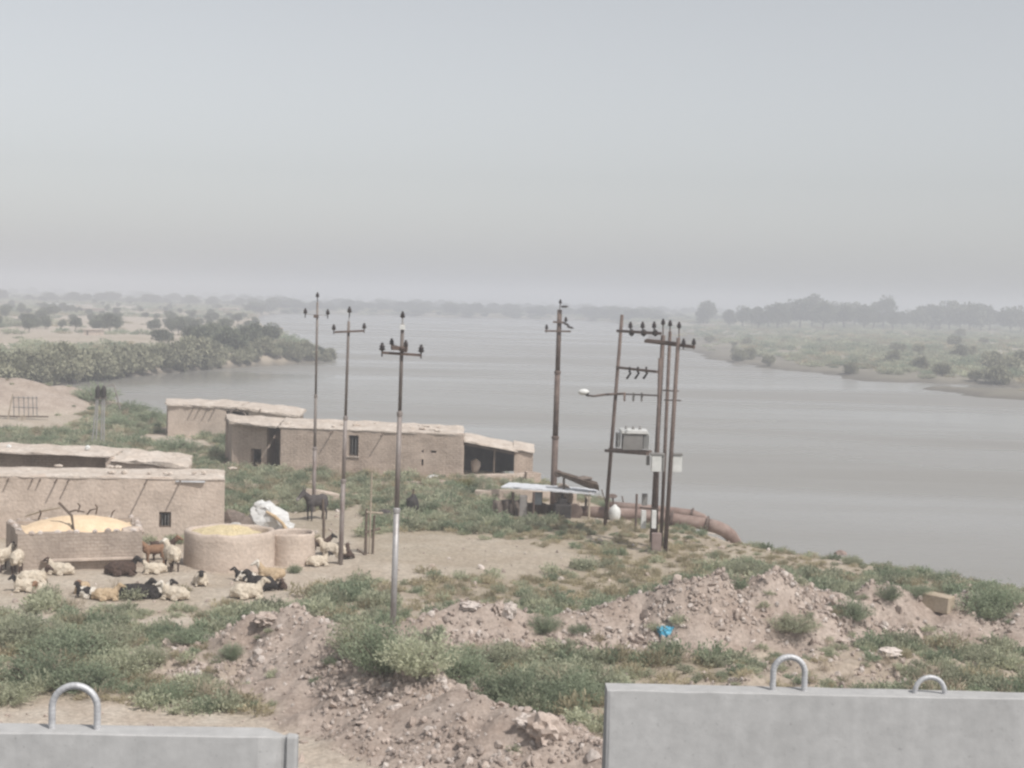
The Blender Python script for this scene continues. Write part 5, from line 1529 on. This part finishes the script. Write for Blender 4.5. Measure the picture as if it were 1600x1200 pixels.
# donkey
dk = [((.40, 0, 1.0), (.74, 0, 1.28), .19, .13), ((.76, 0, 1.30), (1.10, 0, 1.02), .125, .075)]
for s_ in (-1, 1):
    dk += [((.74, .06 * s_, 1.38), (.66, .11 * s_, 1.66), .042, .018)]
    dk += [((.36, .14 * s_, .78), (.38, .14 * s_, .42), .10, .055), ((.38, .14 * s_, .42), (.37, .14 * s_, .04), .048, .045)]
    dk += [((-.42, .14 * s_, .82), (-.36, .15 * s_, .52), .14, .075), ((-.36, .15 * s_, .52), (-.48, .14 * s_, .40), .062, .052), ((-.48, .14 * s_, .40), (-.46, .14 * s_, .04), .046, .045)]
dk += [((-.58, 0, 1.0), (-.68, 0, .62), .04, .03)]
dme = organic(dk, [((0, 0, .90), (.58, .25, .27)), ((.3, 0, .9), (.28, .22, .28)), ((-.34, 0, .93), (.28, .24, .27))], .03)
dme.name = 'donkey'; dme.materials.clear(); dme.materials.append(FUR_G); dme.materials.append(mat('pale_grey_muzzle', (.22, .2, .19), (.3, .28, .26), scale=8, rough=.9))
ix = np.array([1 if ((p.center - Vector((1.1, 0, 1.0))).length < .12) else 0 for p in dme.polygons], np.int32); dme.polygons.foreach_set('material_index', ix)
dp = on_ground(494, 813)
dko = link_mesh('donkey', dme, loc=dp); dko.rotation_euler = (0, 0, R(226)); dko.scale = (.93,) * 3
props(dko, 'dark grey donkey standing at the weeds edge behind the bins', 'donkey')

# ------------------------------------------------------------------ posts, pens and odds and ends
def post(name, base, top, r, m, label, cat='post', lean=0):
    p = on_ground(*base)
    return props(MB().tube([p - Vector((0, 0, .25)), (p + A(*top, p.y)) / 2 + Vector((.03, 0, 0)), A(*top, p.y)], [r, r * .95, r * .8], 7).build(name, m, loc=p), label, cat)
post('dark_post', (505, 868), (504.5, 780), .055, WOOD, 'dark wooden post in front of the donkey hindquarters')
pen = root('post_frame', on_ground(575, 866), 'rough frame of two leaning wooden posts and a tall thin rod', 'frame')
Yq = on_ground(575, 866).y
for a, c, r_, m in (((571, 868), (573, 795), .06, WOOD), ((582, 868), (585, 805), .05, WOOD), ((577, 868), (581, 738), .035, WOOD_PALE)):
    MB().tube([A(*a, Yq), A(*c, Yq)], [r_, r_ * .8], 7).build('post', m, pen)
MB().tube([A(572, 800, Yq - .05), A(598, 802, Yq + .3)], .04, 6).build('crossbar', WOOD_PALE, pen)
MB().tube([A(570, 832, Yq - .05), A(594, 826, Yq + .3)], .05, 6).build('crossbar', WOOD, pen)
MB().tube([A(558, 858, Yq - .4), A(572, 868, Yq - .2)], .04, 6).build('stick', WOOD, pen)
p = on_ground(643, 803)
stp = root('dead_stump', p, 'dark hunched stump with a thin upright twig among the weeds', 'stump')
MB().blob(p + Vector((.02, 0, .35)), (.28, .24, .5), 2, .35, 1.5, 6).build('stump_body', DARK, stp)
MB().blob(p + Vector((-.3, -.05, .12)), (.25, .12, .1), 2, .3, 1.5, 7).build('root_spur', DARK, stp)
MB().tube([p + Vector((.05, 0, .6)), p + Vector((.06, 0, 1.1))], .035, 6).build('twig', WOOD, stp)
p = on_ground(601, 812)
props(MB().blob(p + Vector((0, 0, .15)), (.4, .3, .28), 2, .3, 1.3, 8).build('dark_boulder', FUR_G, loc=p), 'dark rounded boulder in the weeds right of the post frame', 'boulder')
# low mud wall by the third pole
lw = root('low_mud_wall', on_ground(512, 783), 'low pale mud wall stub beside the thin pole and donkey', 'wall')
mk_wall(lw, MUD_PLAIN, on_ground(478, 783), on_ground(530, 784), -.1, .68, .55, .35, amp=.07)
lw2 = root('mud_ridge', on_ground(650, 752), 'low mud ridge along the foot of the long house', 'wall')
mk_wall(lw2, MUD_DARK, on_ground(628, 757), on_ground(718, 756), -.1, .28, .3, .5, amp=.07)
lw3 = root('mud_channel', on_ground(760, 788), 'low pale mud channel edge left of the pump shelter', 'wall')
mk_wall(lw3, ROOF, on_ground(704, 789), on_ground(772, 793), -.1, .26, .22, .35, amp=.07)
lw4 = root('mud_channel', on_ground(800, 780), 'pale mud wall behind the pump shelter', 'wall')
mk_wall(lw4, MUD_PLAIN, on_ground(742, 779), on_ground(900, 786), -.1, .45, .75, .4, amp=.09)
lw5 = root('mud_channel', on_ground(420, 775), 'thin mud bund in the weeds behind the white bundle', 'wall')
mk_wall(lw5, ROOF, on_ground(352, 765), on_ground(420, 759), -.1, .22, .2, .3, amp=.07)
def litter(name, px, py, sz, m, label, cat, seed):
    p = on_ground(px, py)
    return props(MB().blob(p + Vector((0, 0, sz[2] * .5)), sz, 3, .45, 1.7, seed).build(name, m, loc=p), label, cat)
litter('white_bag', 677, 751, (.3, .2, .2), TARP_W, 'white plastic bag at the foot of the long house', 'bag', 1)
litter('white_rag', 540, 784, (.32, .2, .07), TARP_W, 'white rag on the weeds right of the second pole', 'rag', 2)
litter('blue_bag', 1040, 992, (.23, .17, .17), TARP_B, 'bright blue plastic bag at the foot of the spoil ridge', 'bag', 3)
litter('blue_scrap', 1032, 991, (.08, .05, .04), TARP_B, 'small blue plastic scrap beside the bright blue bag', 'scrap', 4)
litter('white_stone', 875, 908, (.12, .1, .1), ROCK_PALE, 'small white stone on the bare brown patch', 'stone', 5)
p = G(1313, 866, WATER_Z)
props(MB().blob(p, (.28, .2, .2), 2, .35, 1.5, 4).build('river_snag', PIPE_RUST, loc=p), 'small brown snag sticking out of the river', 'snag')
p = on_ground(115, 603)
props(MB().tube([p - Vector((0, 0, .2)), A(115, 597, p.y), A(116, 594, p.y)], [.22, .26, .1], 7).build('mound_post', DARK, loc=p), 'small dark stub on top of the left sand mound', 'stub')

# concrete block on the ridge
p = on_ground(1465, 952)
cb_ = root('concrete_block', p, 'tan concrete block lying tilted on the spoil ridge at right', 'block', rz=R(-38))
me_ = MB().box((0, 0, .2), (.85, .5, .5), ry=.06, bevel=.03)
o = me_.build('block_body', CONC_TAN, None); o.parent = cb_; o.location = (0, 0, 0)

# pylon-like tank stand left, and pen hurdle
Yq = on_ground(150, 697).y
ts = root('tank_stand', off(on_ground(150, 697), 0, 0, 0), 'thin pale two-legged stand with dark drums on top, behind the rear range', 'stand')
for a, c in (((143, 702), (151, 622)), ((162, 702), (163, 622)), ((150, 690), (153, 622)), ((158, 690), (160, 622))):
    MB().tube([A(*a, Yq), A(*c, Yq)], .045, 6).build('leg', GALV, ts)
MB().beam(A(148, 622, Yq), A(166, 622, Yq), .12).build('platform', GALV_RUST, ts)
MB().beam(A(145, 655, Yq), A(163, 655, Yq), .05).build('brace', GALV, ts)
for px in (153, 162): MB().lathe(A(px, 621, Yq), [(.15, 0), (.17, .1), (.17, .45), (.13, .6), (.05, .72)], 10).build('drum', DARK, ts)
MB().tube([A(178, 601, Yq), A(188, 640, Yq)], .04, 6).build('guy_rod', GALV_RUST, ts)
MB().tube([A(163, 603, Yq), A(178, 601, Yq)], .03, 6).build('guy_rod', GALV_RUST, ts)
Yq = on_ground(35, 655).y
hd_ = root('pen_hurdle', off(on_ground(35, 655), 0, 0, 0), 'pale pole hurdle with leaning post below the left sand mound', 'hurdle')
MB().tube([A(11, 660, Yq - .3), A(20, 616, Yq - .3)], .06, 6).build('post', WOOD_PALE, hd_)
for px in (22, 30, 38, 45, 52, 58): MB().tube([A(px, 651, Yq), A(px - 1, 619, Yq)], .035, 6).build('upright', GREY_PAINT, hd_)
for py in (621, 636): MB().tube([A(20, py, Yq - .06), A(59, py + 1, Yq - .06)], .035, 6).build('rail', GREY_PAINT, hd_)
MB().beam(A(-40, 650, Yq - .1), A(75, 651, Yq - .1), .2, .1).build('ground_beam', WOOD, hd_)
# small things far away on the plain
def far_house(px0, px1, py_b, py_t, m, label, depth=7):
    p = on_ground((px0 + px1) / 2, py_b); a = A(px0, py_b, p.y); c = A(px1, py_t, p.y)
    r0 = root('far_house', p, label, 'house'); W_ = c.x - a.x; H_ = c.z - p.z
    ctr = Vector(((a.x + c.x) / 2, p.y + depth / 2, 0))
    MB().box(ctr + Vector((0, 0, p.z + H_ / 2 - .2)), (W_, depth, H_ + .4)).build('wall', m, r0)
    MB().box(ctr + Vector((0, 0, p.z + H_ + .12)), (W_ + .5, depth + .5, .22)).build('roof', ROOF if m is not WHITE_PAINT else WHITE_PAINT, r0)
    MB().box(ctr + Vector((-W_ * .2, -depth / 2 - .02, p.z + H_ * .42)), (W_ * .12, .1, H_ * .7)).build('door', WOOD, r0)
far_house(66, 88, 481, 475, WHITE_PAINT, 'tiny bright white house on the far plain, larger of two', 14)
far_house(93, 105, 482, 476, WHITE_PAINT, 'tiny bright white house on the far plain, smaller of two', 12)
far_house(342, 366, 488, 482.5, MUD_PLAIN, 'low tan house near the far river bend', 14)
far_house(112, 150, 488, 482.5, MUD_DARK, 'dull low house on the far plain right of the white ones', 12)
far_house(408, 436, 522, 514, MUD_PLAIN, 'small mud hut on the spit bank behind the grove', 5)
far_house(130, 152, 524, 516, MUD_PLAIN, 'low mud wall-like hut on the sandy spit', 5)
far_house(1095, 1118, 513, 508, ROOF, 'faint pale hut at the near end of the right bank grove', 8)

# ------------------------------------------------------------------ larger shrubs on the near bank
shrub_k = []
for i in range(6):
    m = LEAF_GREEN if i % 2 else LEAF_SAGE
    rs2 = np.random.RandomState(500 + i)
    P = []; D = []
    nst = 150
    for s_ in range(nst):
        a = rs2.rand() * 6.283; r_ = math.sqrt(rs2.rand()) * .95
        hh = (0.75 + .4 * rs2.rand()) * (1 - .6 * r_ ** 2)
        tip = np.array([math.cos(a) * r_, math.sin(a) * r_, hh]); b0 = tip * np.array([.2, .2, 0])
        for k in range(24):
            t = .15 + .85 * (k + rs2.rand()) / 24
            q_ = b0 * (1 - t) + tip * t + rs2.randn(3) * .05; q_[2] = max(q_[2], .02)
            P.append(q_); D.append((tip - b0) + rs2.randn(3) * .6)
    fol = leaf_mesh('foliage', m, np.array(P), np.array(D), .075, .03, rs2)
    sm_ = MB()
    for s_ in range(9):
        a = rs2.rand() * 6.283; r_ = .3 + .4 * rs2.rand()
        sm_.tube([(0, 0, -.1), (math.cos(a) * r_ * .4, math.sin(a) * r_ * .4, .25), (math.cos(a) * r_, math.sin(a) * r_, .62)], [.025, .018, .008], 5)
    sme = bpy.data.meshes.new('stem'); sme.from_pydata(sm_.v, [], sm_.f); sme.materials.append(BARK)
    shrub_k.append((fol, sme))
# px, py of the foot, half width m, height m, kind, label
NB = [
 (40, 1010, 1.25, 1.3, 0, 'pale sage bush at the left edge above the pale soil'), (105, 1035, 1.3, 1.35, 1, 'large dark green bush left of the lifting loop'),
 (165, 1018, 1.1, 1.2, 0, 'sage bush just above the left lifting loop, touching the large dark one'), (60, 1072, 1.3, 1.2, 1, 'dark green bush low at the left edge'), (135, 1078, 1.15, 1.0, 3, 'green bush right behind the left lifting loop'),
 (200, 1052, 1.0, .95, 2, 'sage bush at the right end of the left thicket'), (232, 1030, .7, .6, 4, 'small sage bush at the upper right of the left thicket'),
 (258, 1096, .72, .75, 3, 'round green bush standing alone on pale soil'), (315, 1080, .75, .6, 2, 'flat sage bush at the foot of the spoil ridge'), (362, 1028, .45, .55, 5, 'small round green bush on the spoil ridge slope'),
 (300, 1002, .9, .55, 1, 'low green bush left of the spoil ridge top'), (10, 1095, 1.0, .7, 4, 'flat sage bush at the bottom left above the barrier'),
 (565, 1025, 1.0, 1.35, 2, 'tall bush on the left of the nearest pole foot'), (600, 1050, 1.2, 1.5, 1, 'largest dark bush just below the nearest pole foot'), (655, 1055, 1.1, 1.25, 4, 'sage bush right of the nearest pole foot'),
 (715, 1062, 1.05, 1.05, 3, 'green bush right of the pole bushes, above the ridge notch'), (770, 1095, 1.0, .95, 5, 'green bush hugging the spoil ridge back'), (820, 1105, 1.15, 1.15, 1, 'dark bush lowest in the middle thicket'),
 (865, 1080, 1.1, 1.0, 0, 'sage bush in the middle thicket left of the concrete barrier'), (780, 1040, 1.0, .8, 4, 'pale sage bush high in the middle thicket'), (900, 1100, .8, .9, 3, 'dark bush beside the right barrier end'),
 (675, 1000, .5, .45, 5, 'little bush on the low ridge right of the nearest pole'), (850, 988, .6, .7, 3, 'dark bush in the gap of the low ridge'), (905, 990, .4, .4, 5, 'small bush on the ridge foot right of the gap'),
 (1330, 968, .75, .85, 1, 'upright green bush on the right ridge slope'), (1388, 936, .55, .6, 3, 'round green bush on the right ridge crest left of the block'), (1240, 985, .95, .6, 0, 'low sage bush below the twin ridge peaks'),
 (1437, 934, .45, .55, 5, 'small green bush just left of the tan concrete block'), (1535, 965, 1.1, 1.15, 1, 'big dark bush right of the tan concrete block'), (1565, 950, 1.0, 1.0, 3, 'dark green bush at the right edge by the river'), (1480, 910, .7, .6, 5, 'bush on the river edge behind the block'),
 (1405, 905, .8, .6, 1, 'dark bush on the river edge left of the block'), (1385, 908, .6, .55, 3, 'dark green bush on the river edge, leftmost of the pair'), (1330, 882, .5, .5, 4, 'pale bush on the river edge near the brown snag'),
 (752, 764, .62, .95, 2, 'tall sage bush in front of the open shed'), (728, 762, .9, .6, 6, 'yellow-green bush left of the tall sage bush by the shed'), (790, 768, .9, .5, 6, 'yellow-green bush right of the tall sage bush by the shed'),
 (460, 895, .35, .45, 5, 'small bush at the foot of the smaller round bin'), (890, 1085, .75, .8, 1, 'dark scrubby bush behind the right barrier end')]
yk = []
for j in (0,):
    f2 = shrub_k[0][0].copy(); f2.materials.clear(); f2.materials.append(LEAF_YELLOW); shrub_k.append((f2, shrub_k[0][1]))
for i, (px, py, hw, ht, kd, lab) in enumerate(NB):
    p = on_ground(px, py)
    r0 = root('desert_shrub', p - Vector((0, 0, .04)), lab, 'bush', 'bushes on the near bank', random.random() * 6.28)
    r0.scale = (hw, hw * random.uniform(.85, 1.05), ht * (.68 if px < 350 else .8))
    link_mesh('foliage', shrub_k[kd][0], r0); link_mesh('stem', shrub_k[kd][1], r0)
# bushes on the left shore by the stand
for i, (px, py, hw, ht, lab) in enumerate(((150, 628, 2.2, 1.6, 'green bush on the shore behind the tank stand'), (235, 660, 1.8, 1.1, 'low green bush left of the mud hut on the shore'), (185, 668, 1.6, 1.0, 'green bush between the tank stand and mud hut'),
                                        (205, 645, 1.8, 1.0, 'flat green bush at the waterline left of the hut'), (275, 704, 1.7, .9, 'broad green bush in front of the mud hut'))):
    p = on_ground(px, py)
    r0 = root('shore_bush', p - Vector((0, 0, .05)), lab, 'bush', 'bushes on the near bank', random.random() * 6.28); r0.scale = (hw, hw * .9, ht)
    link_mesh('foliage', shrub_k[(i * 2 + 1) % 6][0], r0); link_mesh('stem', shrub_k[1][1], r0)
# bigger single stones on the ridges
ST = [(855, 1150, .34, .3, 'largest dark lump of soil on the near ridge end'), (795, 962, .2, .26, 'upright slab of dry mud on the low ridge'), (780, 958, .18, .22, 'broken dry mud slab beside the upright one'), (735, 950, .28, .12, 'flat pale slab on the crest of the low ridge'),
      (415, 972, .3, .16, 'dark overhanging clod on the spoil ridge top'), (508, 965, .22, .14, 'pale stone on the right shoulder of the spoil ridge'), (645, 1052, .25, .14, 'grey stone on the ridge crest below the bush'), (1390, 1022, .3, .12, 'pale slab on the bare patch right of the loop'), (740, 1085, .22, .14, 'pale clod on the ridge notch'),
      (820, 1132, .2, .13, 'rough clod left of the largest dark lump')]
for i, (px, py, a, h, lab) in enumerate(ST):
    p = on_ground(px, py)
    props(MB().blob(p + Vector((0, 0, h * .4)), (a, a * .8, h), 3, .6, 2.6, i * 2.3).build('ridge_stone', ROCK if i % 2 == 0 else ROCK_PALE, loc=p), lab, 'stone')

# ------------------------------------------------------------------ the bridge edge we look from
TOPZ = CAMZ - 1.98
DECK = TOPZ - .82
bd = MB().box((0, 3.4, DECK - .25), (60, 10.2, .5))
props(bd.build('road', mat('asphalt', (.05, .05, .05), (.07, .068, .065), scale=3, bump=.3, bscale=60)), 'asphalt bridge deck under the barriers', 'road', kind='structure')
for x in (-16, 16):
    pr_ = MB().box((x, 3.4, (DECK - .5 + -1.2) / 2), (1.6, 8.0, DECK - .5 + 1.2), bevel=.1)
    props(pr_.build('bridge_pier', CONC, loc=(x, 3.4, -1)), 'concrete pier under the %s part of the bridge deck' % ('left' if x < 0 else 'right'), 'pier')

def barrier(name, x_end, length, side, Y0, yaw, top, label, loops, chips):
    """precast barrier; x_end is its end near the gap, side +1: runs to the right"""
    r0 = root(name, (x_end, Y0, DECK), label, 'barrier', 'precast barriers on the bridge edge', yaw)
    H = top - DECK
    prof = [(-.30, 0), (-.30, .08), (-.13, .30), (-.075, H - .006), (-.069, H), (.069, H), (.075, H - .006), (.13, .30), (.30, .08), (.30, 0)]
    xs = [0, .0001] if side > 0 else [0, .055, .056, .11, .15, .155]
    V = []; Fc = []; st_ = []
    if side > 0: st_ = [(0.0, .94), (.015, 1.0)] + [(length * i / 24, 1.0) for i in range(1, 25)]
    else: st_ = [(.0, .30), (-.012, .42), (-.045, .46), (-.055, .26), (-.07, .26), (-.08, .40), (-.155, .95), (-.165, .99), (-.17, 1.0)] + [(-.17 - length * i / 24, 1.0) for i in range(1, 25)]
    for x, k in st_:
        for y, z in prof:
            dz = 0
            if side < 0 and x > -.12 and z > H - .03: dz = -.012 * (1 - k) * 2
            p = Vector((x, y * k, z + dz))
            p.y += .004 * mnoise.noise(p * 6); p.z += (.004 * mnoise.noise(p * 9) if z > .5 else 0)
            V.append(p)
    n_ = len(prof)
    for i in range(len(st_) - 1):
        for k in range(n_):
            k2 = (k + 1) % n_
            f_ = (i * n_ + k, (i + 1) * n_ + k, (i + 1) * n_ + k2, i * n_ + k2)
            Fc.append(f_ if side > 0 else f_[::-1])
    e = (len(st_) - 1) * n_
    Fc += [tuple(range(n_)) if side > 0 else tuple(range(n_ - 1, -1, -1)), tuple(e + k for k in range(n_ - 1, -1, -1)) if side > 0 else tuple(e + k for k in range(n_))]
    me = bpy.data.meshes.new('body'); me.from_pydata([tuple(v) for v in V], [], Fc); me.materials.append(CONC); me.update()
    link_mesh('body', me, r0)
    for lx, w_, h_, r_ in loops:
        pts = [(lx - w_ / 2, 0, H - .08)]
        hs_ = h_ - w_ / 2
        if hs_ > 0: pts += [(lx - w_ / 2, 0, H + hs_ * t / 5) for t in range(0, 5)]
        a0 = 0 if hs_ > 0 else math.asin(min(1, -hs_ / (w_ / 2)))
        pts += [(lx - w_ / 2 * math.cos(a), 0, H + hs_ + w_ / 2 * math.sin(a)) for a in np.linspace(a0, math.pi - a0, 25)]
        if hs_ > 0: pts += [(lx + w_ / 2, 0, H + hs_ * t / 5) for t in range(4, -1, -1)]
        pts += [(lx + w_ / 2, 0, H - .08)]
        # resample finely so the ribs of the bar are real
        fine_ = []; L = 0
        P3 = [Vector(q) for q in pts]
        for a, b_ in zip(P3[:-1], P3[1:]):
            m_ = max(1, int((b_ - a).length / .0035))
            for t in range(m_): fine_.append(a + (b_ - a) * (t / m_))
        fine_.append(P3[-1])
        rad = [r_ * (1.02 if (i % 5) < 2 else .985) for i in range(len(fine_))]
        mb = MB().tube(fine_, rad, 10)
        me = bpy.data.meshes.new('lifting_loop'); me.from_pydata(mb.v, [], mb.f); me.materials.append(REBAR)
        me.polygons.foreach_set('use_smooth', [True] * len(me.polygons))
        link_mesh('lifting_loop', me, r0)
    return r0
D1, D2 = 6.8, 7.9
zL = A(300, 1140, D1).z; zR2 = A(1200, 1079, D2).z
xL = A(466, 1140, D1).x; xR = A(947, 1079, D2).x
def xl(px): return A(px, 1140, D1).x - xL
def xr(px): return A(px, 1079, D2).x - xR
barrier('precast_barrier', xL, 3.2, -1, D1, R(2.2), zL, 'grey concrete barrier at bottom left with one tall lifting loop', [(xl(120), .2, .195, .0155)], True)
barrier('precast_barrier', xR, 3.2, 1, D2, R(1.2), zR2, 'long grey concrete barrier at bottom right with two lifting loops', [(xr(1233), .165, .175, .016), (xr(1456), .155, .085, .013)], False)

# warn if the air box misses anything
top_ = max((o.matrix_world.translation.z for o in S.objects), default=0)
